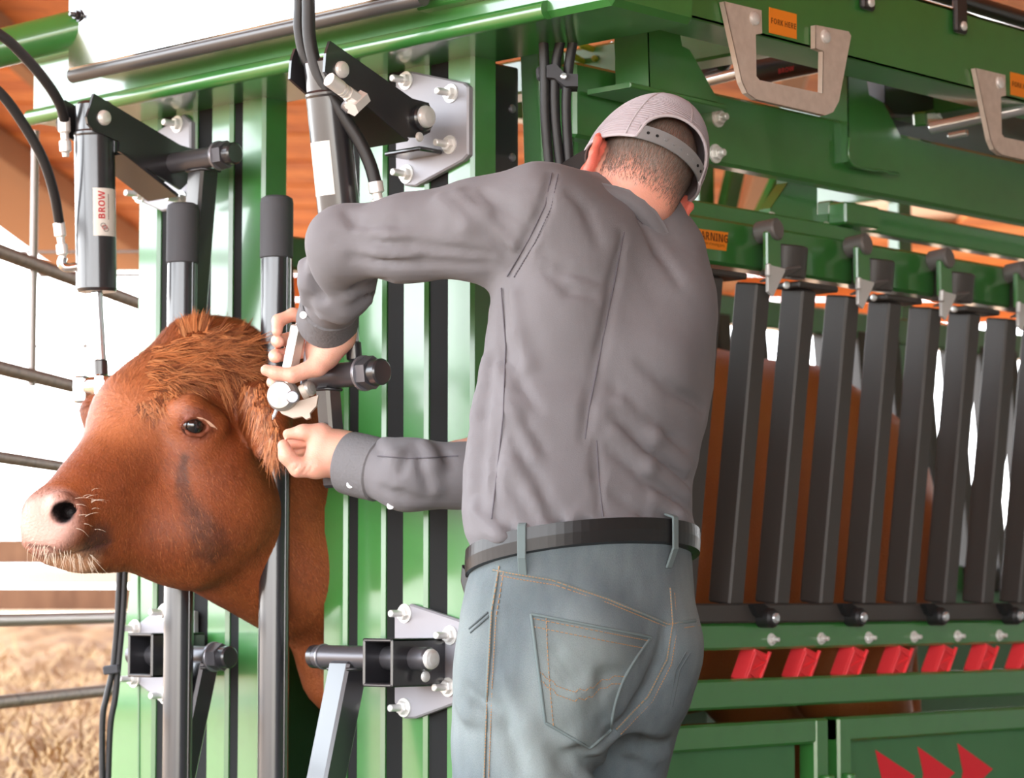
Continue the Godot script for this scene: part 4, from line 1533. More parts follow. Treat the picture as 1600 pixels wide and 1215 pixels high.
func hoses() -> void:
	var at := func(l: Array, dd: float) -> Array:
		var o := []
		for q in l: o.append(P(q[0], q[1], dd))
		return o
	var dr := (PZ(147, 300, PX(272, 255, -0.10).z - 0.042) - CAM).dot(FW)
	var dq := (PZ(560, 250, PX(662, 183, -0.085).z - 0.05) - CAM).dot(FW) - 0.07
	var at2 := func(l: Array, d0: float, d1: float) -> Array:
		var o := []
		for i in l.size(): o.append(P(l[i][0], l[i][1], lerpf(d0, d1, float(i) / maxf(1.0, l.size() - 1))))
		return o
	hose("upper black hydraulic hose curving down to the left ram's top port", at2.call([[-170, -18], [-115, 2], [-60, 24], [0, 54], [38, 88], [72, 128], [93, 162], [101, 190]], dr - 0.2, dr), 0.0098, at.call([[100, 184], [103, 245]], dr))
	hose("lower black hydraulic hose at the left edge ending in a bright fitting", at2.call([[-150, 50], [-100, 76], [-50, 107], [0, 145], [34, 190], [66, 246], [84, 300], [93, 350]], dr - 0.2, dr), 0.0095, at.call([[92, 348], [99, 405]], dr))
	var st := new_st()
	tube(st, at.call([[98, 402], [97, 412], [104, 418], [122, 416]], dr), 0.009, 4, 12)
	tag(part(self, "port_elbow", st, M.stainless), "bright elbow joining the left hose to the ram", "fitting")
	hose("black hydraulic hose crossing the lever arm down to the raised sleeve", at.call([[478, -330], [479, -220], [480, -110], [482, 0], [484, 62], [500, 122], [530, 172], [560, 218], [578, 256], [588, 292]], dq), 0.0112, at.call([[586, 284], [594, 330]], dq))
	hose("black hydraulic hose half hidden behind the cover's dangling hose", at.call([[467, -330], [467, -220], [468, -110], [468, 0], [468, 50], [480, 96], [502, 110], [518, 128]], dq + 0.03), 0.0098, at.call([[516, 126], [522, 132]], dq + 0.03))
	for e in [[[[848, 40], [851, 110], [853, 200], [866, 330]], "leftmost of the hoses clamped beside the cap"], [[[880, 50], [868, 105], [868, 190], [884, 330]], "middle of the hoses clamped beside the cap"], [[[898, 52], [888, 110], [885, 190], [896, 330]], "rightmost of the hoses clamped beside the cap"]]:
		hose("black hose, " + e[1], at.call(e[0], 4.46), 0.0085, [], "hose")
	# clamp
	var t := thing("hose_clamp", "grey plastic clamp holding the hoses left of the cap", "clamp", "", P(872, 115, 4.44))
	st = new_st()
	plate(st, [P(854, 102, 4.44), P(868, 99, 4.44), P(882, 114, 4.44), P(903, 116, 4.44), P(903, 135, 4.44), P(884, 135, 4.44), P(866, 122, 4.44), P(854, 121, 4.44)], FH * 0.05, 0.002)
	part(t, "block", st, M.grip_rubber)
	st = new_st()
	bar(st, P(838, 116, 4.5), P(857, 114, 4.5), 0.022, 0.03, UC)
	part(t, "block", st, M.grip_rubber)
	dome(t, P(881, 119, 4.435), -FH, 0.006, M.chrome)
	# thin lines down the left corner
	for e in [[[[187, 880], [184, 960], [177, 1040], [166, 1090], [160, 1130], [160, 1260]], "left of the two thin hoses at the lower left corner of the chute"], [[[196, 880], [192, 960], [185, 1040], [180, 1090], [172, 1140], [168, 1260]], "right of the two thin hoses at the lower left corner of the chute"]]:
		hose("grey line, " + e[1], at.call(e[0], 5.0), 0.006, [], "hose")
	t = thing("line_clip", "small clip holding the thin lines at lower left", "clip", "", P(172, 1046, 5.0))
	st = new_st()
	bar(st, P(162, 1047, 4.99), P(186, 1044, 4.99), 0.016, 0.02, UC, 0.002)
	part(t, "clip", st, M.grip_rubber)

# ---------------------------------------------------------------- the heifer
func lin(r: int, g: int, b: int) -> Color:
	return c8(r, g, b).srgb_to_linear()

func soft(x: float, a: float, b: float) -> float:
	return smoothstep(a, b, x)

# many tapered blades of hair in one mesh: each entry is [root, direction, normal, length, width, colour, bend]
func hair_mesh(list: Array, segs := 2) -> ArrayMesh:
	var v := PackedVector3Array()
	var nn := PackedVector3Array()
	var cc := PackedColorArray()
	var ix := PackedInt32Array()
	for e in list:
		var p: Vector3 = e[0]
		var d: Vector3 = e[1]
		var n: Vector3 = e[2]
		var l: float = e[3]
		var w: float = e[4]
		var c: Color = e[5]
		var bend: Vector3 = e[6]
		var side := d.cross(n).normalized()
		var base := v.size()
		for s in segs + 1:
			var t := float(s) / segs
			var q := p + d * (l * t) + bend * (l * t * t)
			var ww := w * (1.0 - t * 0.92) * 0.5
			var shade := c * (0.85 + 0.22 * t)
			shade.a = 1.0
			v.append(q - side * ww); v.append(q + side * ww)
			nn.append(n); nn.append(n)
			cc.append(shade); cc.append(shade)
		for s in segs:
			var b := base + s * 2
			ix.append(b); ix.append(b + 2); ix.append(b + 1)
			ix.append(b + 1); ix.append(b + 2); ix.append(b + 3)
	var arr := []
	arr.resize(Mesh.ARRAY_MAX)
	arr[Mesh.ARRAY_VERTEX] = v
	arr[Mesh.ARRAY_NORMAL] = nn
	arr[Mesh.ARRAY_COLOR] = cc
	arr[Mesh.ARRAY_INDEX] = ix
	var m := ArrayMesh.new()
	m.add_surface_from_arrays(Mesh.PRIMITIVE_TRIANGLES, arr)
	return m

func tangent(d: Vector3, n: Vector3) -> Vector3:
	return (d - n * d.dot(n)).normalized()

var hide_noise := FastNoiseLite.new()
var cow_w := Vector3.ZERO
var cow_pts := {}

func hide_color(p: Vector3, n: Vector3) -> Color:
	var k := hide_noise.get_noise_3dv(p * 9.0) * 0.5 + 0.5
	var k2 := hide_noise.get_noise_3dv(p * 40.0) * 0.5 + 0.5
	var c := lin(126, 61, 27).lerp(lin(156, 82, 40), k)
	c = c.lerp(lin(94, 44, 20), k2 * 0.4)
	c = c.lerp(lin(196, 112, 58), 0.75 * soft(p.x, 0.1, 0.5))  # trunk lightened in colour to stand in for light on the flank
	if p.x < 0.05:
		# forehead and bridge lightened: sheen of the light painted in
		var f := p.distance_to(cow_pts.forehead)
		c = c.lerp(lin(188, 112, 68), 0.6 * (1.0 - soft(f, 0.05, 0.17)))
		# dark streak from the eye down the cheek
		var a: Vector3 = cow_pts.streak0
		var b: Vector3 = cow_pts.streak1
		var t := clampf((p - a).dot(b - a) / (b - a).length_squared(), 0.0, 1.0)
		var w := 0.013 + 0.040 * t * t + hide_noise.get_noise_3dv(p * 26.0) * 0.012 * (0.3 + t)
		var off := Vector3(0.0, 0.0, 0.0) + (b - a).cross(CAM - a).normalized() * 0.014 * sin(t * 5.0)
		c = c.lerp(lin(70, 40, 26), 0.9 * (1.0 - soft(p.distance_to(a.lerp(b, t) + off), w * 0.25, w * 1.25)) * (0.55 + 0.45 * k2))
		# muzzle: pinkish beige, chin cream, dark lip corner
		var mz := p.distance_to(cow_pts.nose)
		c = c.lerp(lin(196, 152, 138), 1.0 - soft(mz, 0.036, 0.066 + 0.014 * k))
		var ch := p.distance_to(cow_pts.chin)
		c = c.lerp(lin(208, 158, 122), 0.9 * (1.0 - soft(ch, 0.028, 0.062)))
		var lp := p.distance_to(cow_pts.lip)
		c = c.lerp(lin(70, 44, 38), 0.85 * (1.0 - soft(lp, 0.014, 0.048)))
		var no := p.distance_to(cow_pts.nostril)
		c = c.lerp(lin(60, 34, 32), 1.0 - soft(no, 0.017, 0.024))
		var nv: Vector3 = cow_pts.in_dir * 0.028 + RT * 0.012
		var nt := clampf((p - cow_pts.nostril).dot(nv) / nv.length_squared(), 0.0, 1.0)
		if p.distance_to(cow_pts.nostril + nv * nt) < 0.0172: c = lin(20, 12, 12)
		var ey := p.distance_to(cow_pts.eye)
		c = c.lerp(lin(124, 66, 48), 0.8 * (1.0 - soft(ey, 0.024, 0.042)))
		# lips
		for q in 6:
			var m0: Vector3 = cow_pts.mouth[q]
			var m1: Vector3 = cow_pts.mouth[q + 1]
			var tt := clampf((p - m0).dot(m1 - m0) / (m1 - m0).length_squared(), 0.0, 1.0)
			c = c.lerp(lin(74, 42, 36), 0.7 * (1.0 - soft(p.distance_to(m0.lerp(m1, tt)), 0.002, 0.007)))
	return c

func heifer() -> void:
	hide_noise.seed = 11
	hide_noise.frequency = 1.0
	hide_noise.fractal_octaves = 3
	var f := Field.new()
	var L := (P(305, 665, 4.56) - P(165, 652, 4.76)).normalized()        # towards its left
	# skull
	f.cap(P(322, 585, 4.76), P(225, 655, 4.675), 0.093, 0.092, 0.03)
	f.cap(P(270, 655, 4.72), P(300, 700, 4.72), 0.112, 0.108, 0.05)
	f.cap(P(300, 545, 4.75), P(355, 555, 4.78), 0.05, 0.06, 0.05)      # poll
	f.cap(P(222, 690, 4.66), P(110, 798, 4.50), 0.088, 0.060, 0.05)    # bridge
	f.cap(P(255, 740, 4.68), P(120, 822, 4.50), 0.085, 0.058, 0.05)
	# muzzle
	f.ell(P(86, 818, 4.46), L * 0.064, Vector3.UP.lerp(FH, 0.2).normalized() * 0.054, L.cross(Vector3.UP).normalized() * 0.046, 0.03)
	f.cap(P(66, 800, 4.45), P(60, 842, 4.45), 0.030, 0.024, 0.03)
	f.cap(P(96, 788, 4.42), P(118, 812, 4.43), 0.022, 0.022, 0.02)      # near nostril wing
	# jaw and chin
	f.cap(P(118, 860, 4.50), P(160, 850, 4.54), 0.030, 0.038, 0.03)
	f.cap(P(78, 864, 4.475), P(128, 868, 4.50), 0.020, 0.024, 0.02)
	f.cap(P(160, 842, 4.55), P(290, 830, 4.64), 0.046, 0.092, 0.05)
	f.cap(P(290, 815, 4.66), P(340, 800, 4.70), 0.105, 0.110, 0.06)     # cheek
	f.cap(P(330, 745, 4.66), P(345, 800, 4.68), 0.075, 0.085, 0.06)
	f.cap(P(330, 855, 4.74), P(380, 850, 4.82), 0.075, 0.09, 0.06)      # throat
	# eyes: sockets, lids
	f.cap(P(154, 644, 4.755), P(158, 662, 4.75), 0.034, 0.032, 0.014)
	f.cap(P(300, 662, 4.60), P(318, 668, 4.61), 0.040, 0.040, 0.03)
	f.cap(P(262, 648, 4.60), P(300, 640, 4.575), 0.014, 0.020, 0.03)    # brow
	f.cap(P(300, 640, 4.575), P(338, 660, 4.60), 0.018, 0.012, 0.03)
	f.cap(P(245, 725, 4.605), P(300, 715, 4.60), 0.02, 0.025, 0.04)     # cheek bone
	# neck through the gate
	f.chain([P(345, 620, 4.81), Vector3(-0.1, 1.335, -0.522), Vector3(0.0, 1.33, -0.475), Vector3(0.42, 1.34, -0.47)], [0.10, 0.090, 0.090, 0.16], 0.07)
	f.chain([P(345, 700, 4.80), Vector3(-0.1, 1.21, -0.52), Vector3(0.0, 1.19, -0.475), Vector3(0.42, 1.15, -0.47)], [0.11, 0.090, 0.090, 0.22], 0.07)
	f.chain([P(372, 830, 4.82), Vector3(-0.06, 1.06, -0.495), Vector3(0.03, 1.02, -0.475), Vector3(0.40, 0.92, -0.47)], [0.095, 0.088, 0.098, 0.20], 0.07)
	f.chain([Vector3(0.09, 0.96, -0.475), Vector3(0.165, 0.86, -0.47), Vector3(0.44, 0.80, -0.47)], [0.06, 0.095, 0.15], 0.05)
	f.cap(Vector3(0.19, 0.84, -0.42), Vector3(0.24, 0.66, -0.42), 0.07, 0.06, 0.05)
	# trunk
	f.ell(Vector3(0.48, 1.13, -0.47), Vector3(0.34, 0, 0), Vector3(0, 0.39, 0), Vector3(0, 0, 0.24), 0.1)
	f.ell(Vector3(1.02, 1.125, -0.47), Vector3(0.82, 0, 0), Vector3(0, 0.395, 0), Vector3(0, 0, 0.28), 0.1)
	f.ell(Vector3(1.60, 1.19, -0.47), Vector3(0.34, 0, 0), Vector3(0, 0.29, 0), Vector3(0, 0, 0.25), 0.1)
	f.cap(Vector3(0.35, 1.40, -0.47), Vector3(1.55, 1.41, -0.47), 0.10, 0.09, 0.1)
	for s in [-1.0, 1.0]:
		var z: float = -0.47 + 0.13 * s
		f.chain([Vector3(0.42, 1.0, z), Vector3(0.38, 0.78, z), Vector3(0.40, 0.50, z), Vector3(0.40, 0.24, z), Vector3(0.39, 0.20, z)], [0.13, 0.085, 0.05, 0.036, 0.045], 0.05)
		f.cap(Vector3(0.39, 0.175, z), Vector3(0.35, 0.16, z), 0.048, 0.040, 0.015)
		z = -0.47 + 0.14 * s
		f.chain([Vector3(1.62, 1.10, z), Vector3(1.55, 0.80, z), Vector3(1.78, 0.55, z), Vector3(1.73, 0.26, z), Vector3(1.72, 0.21, z)], [0.18, 0.12, 0.055, 0.038, 0.046], 0.05)
		f.cap(Vector3(1.72, 0.175, z), Vector3(1.68, 0.16, z), 0.048, 0.040, 0.015)
	f.chain([Vector3(1.90, 1.33, -0.47), Vector3(1.97, 1.22, -0.47), Vector3(1.985, 0.9, -0.47), Vector3(1.98, 0.6, -0.47)], [0.05, 0.025, 0.018, 0.035], 0.03)
	# near ear drooping to the man's hand
	f.chain([P(392, 596, 4.74), P(408, 625, 4.67), P(424, 660, 4.61), P(438, 694, 4.565), P(446, 706, 4.55)], [0.027, 0.031, 0.032, 0.019, 0.007], 0.02)
	f.chain([P(398, 610, 4.70), P(404, 660, 4.65), P(408, 704, 4.61)], [0.022, 0.026, 0.014], 0.02)
	# far ear
	f.chain([P(300, 575, 4.87), P(285, 600, 4.95), P(262, 640, 5.0)], [0.03, 0.035, 0.01], 0.02)
	# openings
	var eye_hit := f.hit(CAM, ray(305, 665), 4.2, 5.0)
	cow_pts.eye = eye_hit
	var ev := (CAM - eye_hit).normalized()
	var en := (L * 0.85 + ev * 0.5).normalized()
	var ex := (P(326, 670, 4.6) - P(284, 664, 4.6)).normalized()
	ex = tangent(ex, en)
	var ey := en.cross(ex)
	f.ell(eye_hit, ex * 0.0235, ey * 0.0145, en * 0.02, 0.004, 1)
	f.chain([eye_hit - ex * 0.027 - ey * 0.002, eye_hit - ex * 0.012 + ey * 0.0145, eye_hit + ex * 0.008 + ey * 0.0155, eye_hit + ex * 0.027 + ey * 0.001], [0.003, 0.0052, 0.0052, 0.003], 0.004)
	f.chain([eye_hit - ex * 0.026 - ey * 0.004, eye_hit - ex * 0.008 - ey * 0.0165, eye_hit + ex * 0.012 - ey * 0.015, eye_hit + ex * 0.028], [0.003, 0.0042, 0.0042, 0.003], 0.004)
	var nos := f.hit(CAM, ray(98, 800), 4.0, 5.0)
	cow_pts.nostril = nos + ray(98, 800).normalized() * 0.006
	var nd := ray(98, 800).normalized()
	cow_pts.in_dir = nd
	f.chain([f.hit(CAM, ray(88, 808), 4.0, 5.0) + nd * 0.002, nos + nd * 0.006, nos + nd * 0.034 + RT * 0.012, f.hit(CAM, ray(111, 791), 4.0, 5.0) + nd * 0.002], [0.009, 0.0135, 0.012, 0.0105], 0.006, 1)
	var mouth := []
	for q in [[44, 852], [58, 856], [74, 856], [90, 862], [110, 866], [140, 858], [172, 846]]:
		mouth.append(f.hit(CAM, ray(q[0], q[1]), 4.0, 5.0))
	cow_pts.mouth = mouth
	f.chain(mouth, [0.003, 0.0035, 0.0035, 0.004, 0.004, 0.0035, 0.002], 0.004, 1)
	cow_w = f.hit(CAM, ray(205, 636), 4.2, 5.0)
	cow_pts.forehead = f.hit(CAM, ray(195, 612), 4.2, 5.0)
	cow_pts.nose = f.hit(CAM, ray(72, 812), 4.0, 5.0) + FH * 0.015
	cow_pts.chin = f.hit(CAM, ray(112, 880), 4.0, 5.0)
	cow_pts.lip = f.hit(CAM, ray(150, 846), 4.0, 5.0)
	cow_pts.streak0 = f.hit(CAM, ray(288, 715), 4.0, 5.0)
	cow_pts.streak1 = f.hit(CAM, ray(318, 858), 4.0, 5.0)
	f.mesh(Vector3(-0.66, 0.58, -0.86), Vector3(0.05, 1.56, -0.24), 0.0048)
	var head_tris := f.idx.size()
	f.mesh(Vector3(0.03, 0.08, -0.86), Vector3(2.10, 1.60, -0.06), 0.017)
	var t := thing("heifer", "chestnut red heifer with shaggy poll, its head held out through the head gate", "cow", "", Vector3(1.0, 0.12, -0.47))
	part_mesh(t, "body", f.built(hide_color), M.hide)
	# eyes
	var st := new_st()
	var ec := eye_hit - en * 0.0135
	for r in 14:
		for s in 24:
			var sp := func(i: int, j: int) -> Vector3:
				var th := PI * i / 14.0
				var ph := TAU * j / 24.0
				return en * cos(th) + (ex * cos(ph) + ey * sin(ph)) * sin(th)
			var n0: Vector3 = sp.call(r, s)
			var n1: Vector3 = sp.call(r, s + 1)
			var n2: Vector3 = sp.call(r + 1, s + 1)
			var n3: Vector3 = sp.call(r + 1, s)
			tri3(st, ec + n0 * 0.0205, ec + n1 * 0.0205, ec + n2 * 0.0205, n0, n1, n2)
			tri3(st, ec + n0 * 0.0205, ec + n2 * 0.0205, ec + n3 * 0.0205, n0, n2, n3)
	part(t, "eye", st, M.eye_dark, "dark brown eye")
	# hair
	var coat := []
	var nt := head_tris / 3
	var W := cow_w
	for i in 70000:
		var k := rng.randi_range(0, nt - 1) * 3
		var a := f.verts[f.idx[k]]
		var b := f.verts[f.idx[k + 1]]
		var c := f.verts[f.idx[k + 2]]
		var u := rng.randf()
		var w := rng.randf()
		if u + w > 1.0:
			u = 1.0 - u
			w = 1.0 - w
		var p := a + (b - a) * u + (c - a) * w
		var n := f.norms[f.idx[k]]
		if n.dot(CAM - p) < -0.35: continue
		if p.distance_to(cow_pts.nose) < 0.046: continue
		var de := p.distance_to(eye_hit)
		if de < 0.026: continue
		if p.distance_to(cow_pts.nostril) < 0.026: continue
		var rad := p - W
		var rl := rad.length()
		var d := tangent(rad.normalized() * (1.4 - soft(rl, 0.05, 0.2)) + Vector3(0.30, -0.75, 0.0) * soft(rl, 0.02, 0.15), n)
		if p.y > W.y + 0.03: d = tangent(rad.normalized() + Vector3(0.4, 0.25, 0.1), n)
		d = tangent(d + Vector3(rng.randf() - 0.5, rng.randf() - 0.5, rng.randf() - 0.5) * 0.5, n)
		var l := 0.009 + rng.randf() * 0.007
		if p.y > 1.30 and p.x > -0.42: l *= 1.0 + 1.2 * soft(p.y, 1.30, 1.42)
		if p.x < -0.42: l *= 0.75
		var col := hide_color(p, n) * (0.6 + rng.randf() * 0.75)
		if rng.randf() < 0.08: col = col.lerp(lin(200, 126, 76), 0.5)
		coat.append([p - n * 0.0005, (d + n * 0.22).normalized(), n, l, 0.0010 + rng.randf() * 0.0006, col, -n * 0.16])
	var cm := part_mesh(t, "coat", hair_mesh(coat, 2), M.fur, "short chestnut coat hair")
	cm.set_meta("kind", "stuff")
	# shaggy poll: locks that start along the crown, some standing, most combed back towards the ear and over the brow
	var locks := []
	var lock := func(px: float, py: float, dpx: float, dpy: float, l: float, n: int, spread: float, loose := 1.0) -> void:
		var r := f.hit(CAM, ray(px, py), 4.2, 5.1)
		var nrm := f.grad(r, f.near(r))
		var q := P(px + dpx, py + dpy, (r - CAM).dot(FW))
		var dir := (q - r).normalized()
		var tone := rng.randf()
		var curl := Vector3(rng.randf() - 0.5, rng.randf() - 0.5, rng.randf() - 0.5) * 0.9
		for j in n:
			var rr := r + Vector3(rng.randf() - 0.5, rng.randf() - 0.5, rng.randf() - 0.5) * spread
			var d := (dir + nrm * (0.2 + 0.3 * tone) + Vector3(rng.randf() - 0.5, rng.randf() - 0.5, rng.randf() - 0.5) * 0.22).normalized()
			var col := (lin(186, 108, 60) if tone > 0.4 else lin(122, 64, 34)).lerp(lin(232, 170, 116), 0.55 * rng.randf() * tone) * (0.75 + 0.45 * rng.randf())
			var bend := (Vector3(0, -0.35, 0) * rng.randf() - nrm * 0.12 + curl) * loose + Vector3(rng.randf() - 0.5, rng.randf() - 0.5, rng.randf() - 0.5) * 0.2
			locks.append([rr, d, nrm.lerp(-ray(px, py).normalized(), 0.3).normalized(), l * (0.6 + 0.6 * rng.randf()), 0.0016 + 0.0012 * rng.randf(), col, bend])
	# standing tufts on the crown
	for q in [[286, 512, -6, -26], [294, 508, -8, -30], [304, 505, 0, -32], [312, 505, 4, -30], [320, 507, 10, -26], [338, 512, 16, -14], [356, 514, 22, -10], [368, 517, 12, -28], [376, 519, 18, -28], [390, 526, 26, -24], [400, 534, 28, -18]]:
		for w in 3: lock.call(q[0] + rng.randf_range(-4, 4), q[1] + 8 + rng.randf_range(0, 6), q[2] + rng.randf_range(-6, 6), q[3], 0.030 + 0.014 * rng.randf(), 12, 0.005, 0.35)
	# combed mass
	for i in 260:
		var px := 230.0 + 170.0 * rng.randf()
		var top := 548.0 - 0.28 * (px - 230.0) + maxf(0.0, px - 340.0) * 0.5
		var py := top + rng.randf() * 62.0
		lock.call(px, py, 22.0 + 20.0 * rng.randf(), 14.0 * (rng.randf() - 0.35), 0.036 + 0.022 * rng.randf(), 12, 0.014)
	# fringe over the brow and down beside the ear
	for i in 70:
		var px := 330.0 + 66.0 * rng.randf()
		lock.call(px, 555.0 + 30.0 * rng.randf() + (px - 330.0) * 0.15, 8.0, 26.0, 0.05, 9, 0.012)
	for i in 90:
		var px := 215.0 + 100.0 * rng.randf()
		lock.call(px, 632.0 - 0.55 * (px - 215.0) + 24.0 * rng.randf(), -8.0 + 22.0 * rng.randf(), 12.0, 0.026, 9, 0.012)
	# ear: long hair hanging
	for i in 260:
		var s := rng.randf()
		var px := lerpf(398.0, 436.0, s) + 26.0 * (rng.randf() - 0.6)
		var py := lerpf(604.0, 700.0, s) + 22.0 * (rng.randf() - 0.3)
		lock.call(px, py, 3.0 + 6.0 * (rng.randf() - 0.5), 24.0, 0.022 + 0.018 * rng.randf(), 9, 0.010)
	var lm := part_mesh(t, "poll_hair", hair_mesh(locks, 4), M.fur, "long shaggy ginger hair of poll and ear")
	lm.set_meta("kind", "stuff")
	# whiskers
	var wh := []
	for i in 84:
		var s := rng.randf()
		var px: float
		var py: float
		var dx: float
		var dy: float
		if i % 6 == 0:
			px = 116.0 + 34.0 * rng.randf(); py = 764.0 + 66.0 * rng.randf(); dx = 16.0; dy = -14.0 + 20.0 * rng.randf()
		else:
			px = 44.0 + 100.0 * s; py = lerpf(850.0, 872.0, s) + 16.0 * rng.randf() - 6.0; dx = -10.0 + 14.0 * s; dy = 16.0
		var r := f.hit(CAM, ray(px, py), 4.0, 5.0)
		var nrm := f.grad(r, f.near(r))
		var q := P(px + dx, py + dy, (r - CAM).dot(FW))
		var d := ((q - r).normalized() + nrm * 0.6 + Vector3(rng.randf() - 0.5, rng.randf() - 0.5, rng.randf() - 0.5) * 0.9).normalized()
		wh.append([r, d, -ray(px, py).normalized(), 0.014 + 0.022 * rng.randf(), 0.0008, lin(236, 214, 190), Vector3(rng.randf() - 0.3, -0.7 * rng.randf(), rng.randf() - 0.5)])
	var wm := part_mesh(t, "whiskers", hair_mesh(wh, 4), M.fur, "pale whiskers round the muzzle")
	wm.set_meta("kind", "stuff")
	# lashes
	var ls := []
	for i in 26:
		var s := lerpf(-0.2, 1.0, i / 25.0)
		var r := eye_hit + ex * (0.027 * s) + ey * (0.0155 * (1.0 - s * s * 0.8)) + en * 0.004
		ls.append([r, (ex * 0.9 + en * 0.6 + ey * 0.1).normalized(), -ray(305, 665).normalized(), 0.014, 0.0009, lin(214, 170, 140), -ey * 0.4])
	var lsm := part_mesh(t, "eyelashes", hair_mesh(ls, 3), M.fur)
	lsm.set_meta("kind", "stuff")

# ---------------------------------------------------------------- the man
func D3(r: float, u: float, t: float) -> Vector3:       # from right, up, towards the camera
	return RT * r + Vector3.UP * u - FH * t

var man_ax := Vector3.ZERO
var man_az := Vector3.ZERO
var nothing: Callable
var head_c := Vector3.ZERO
var hR := Vector3.ZERO
var hF := Vector3.ZERO
var hU := Vector3.ZERO

func rows_of(list: Array, grow: float, flat := 0.62) -> Array:
	var out := []
	for e in list:
		var mid: float = (e[1] + e[2]) * 0.5
		var w: float = (e[2] - e[1]) * 0.5 / FPX * e[3]
		var c := P(mid, e[0], e[3])
		var a: float = w / sqrt(0.83 * 0.83 + pow(flat * 0.55, 2.0)) + grow
		out.append([c.y, c, a, a * flat + grow * 0.4])
	return out

# crease (depth > 0 cuts in, < 0 stands proud) along pixels of the surface
func crease(f: Field, pts: Array, depth: float, r := 0.006, near_ := 3.7, k := 0.014) -> void:
	var ps := []
	for q in pts: ps.append(f.hit(CAM, ray(q[0], q[1]), near_, 4.9))
	for i in ps.size(): ps[i] += (CAM - ps[i]).normalized() * ((r - depth) if depth > 0.0 else (-depth - r))
	var rs := []
	for i in ps.size(): rs.append(r * (0.55 if i == 0 or i == ps.size() - 1 else 1.0))
	f.chain(ps, rs, k, 1 if depth > 0.0 else 0)

func line_on(f: Field, pts: Array, lift: float, near_ := 3.7) -> Array:
	var out := []
	for i in pts.size() - 1:
		var n := maxi(1, int(Vector2(pts[i][0] - pts[i + 1][0], pts[i][1] - pts[i + 1][1]).length() / 9.0))
		for s in n:
			var t := float(s) / n
			out.append([lerpf(pts[i][0], pts[i + 1][0], t), lerpf(pts[i][1], pts[i + 1][1], t)])
	out.append(pts[pts.size() - 1])
	var ps := []
	for q in out:
		var h := f.hit(CAM, ray(q[0], q[1]), near_, 4.9)
		ps.append(h + (CAM - h).normalized() * lift)
	return ps

func seam(parent: Node3D, n: String, f: Field, pts: Array, r: float, m: Material, lift := 0.0, dashed := false, near_ := 3.7) -> void:
	var ps := line_on(f, pts, lift, near_)
	var st := new_st()
	if not dashed:
		tube(st, ps, r, 2, 6)
	else:
		for i in ps.size() - 1:
			var a: Vector3 = ps[i]
			var b: Vector3 = ps[i + 1]
			var k := maxi(1, int(a.distance_to(b) / 0.0045))
			for j in k:
				tube(st, [a.lerp(b, float(j) / k), a.lerp(b, (j + 0.68) / k)], r, 1, 5)
	part(parent, n, st, m)

func skin_color(p: Vector3, n: Vector3) -> Color:
	var k := hide_noise.get_noise_3dv(p * 22.0) * 0.5 + 0.5
	var c := lin(226, 172, 150).lerp(lin(212, 144, 122), k * 0.6)
	var q := p - head_c
	var u := q.dot(hU)
	if q.length() < 0.16:
		if absf(q.dot(hR)) > 0.076 and u < 0.02: c = c.lerp(lin(224, 92, 76), 0.75)  # ears reddened: light shining through them is painted in
		elif q.dot(hF) < 0.03: c = c.lerp(lin(216, 140, 120), 0.5)
		if u > -0.055 and absf(q.dot(hR)) < 0.078: c = c.lerp(lin(104, 80, 68), 0.8 * soft(u, -0.055, 0.0))
	return c

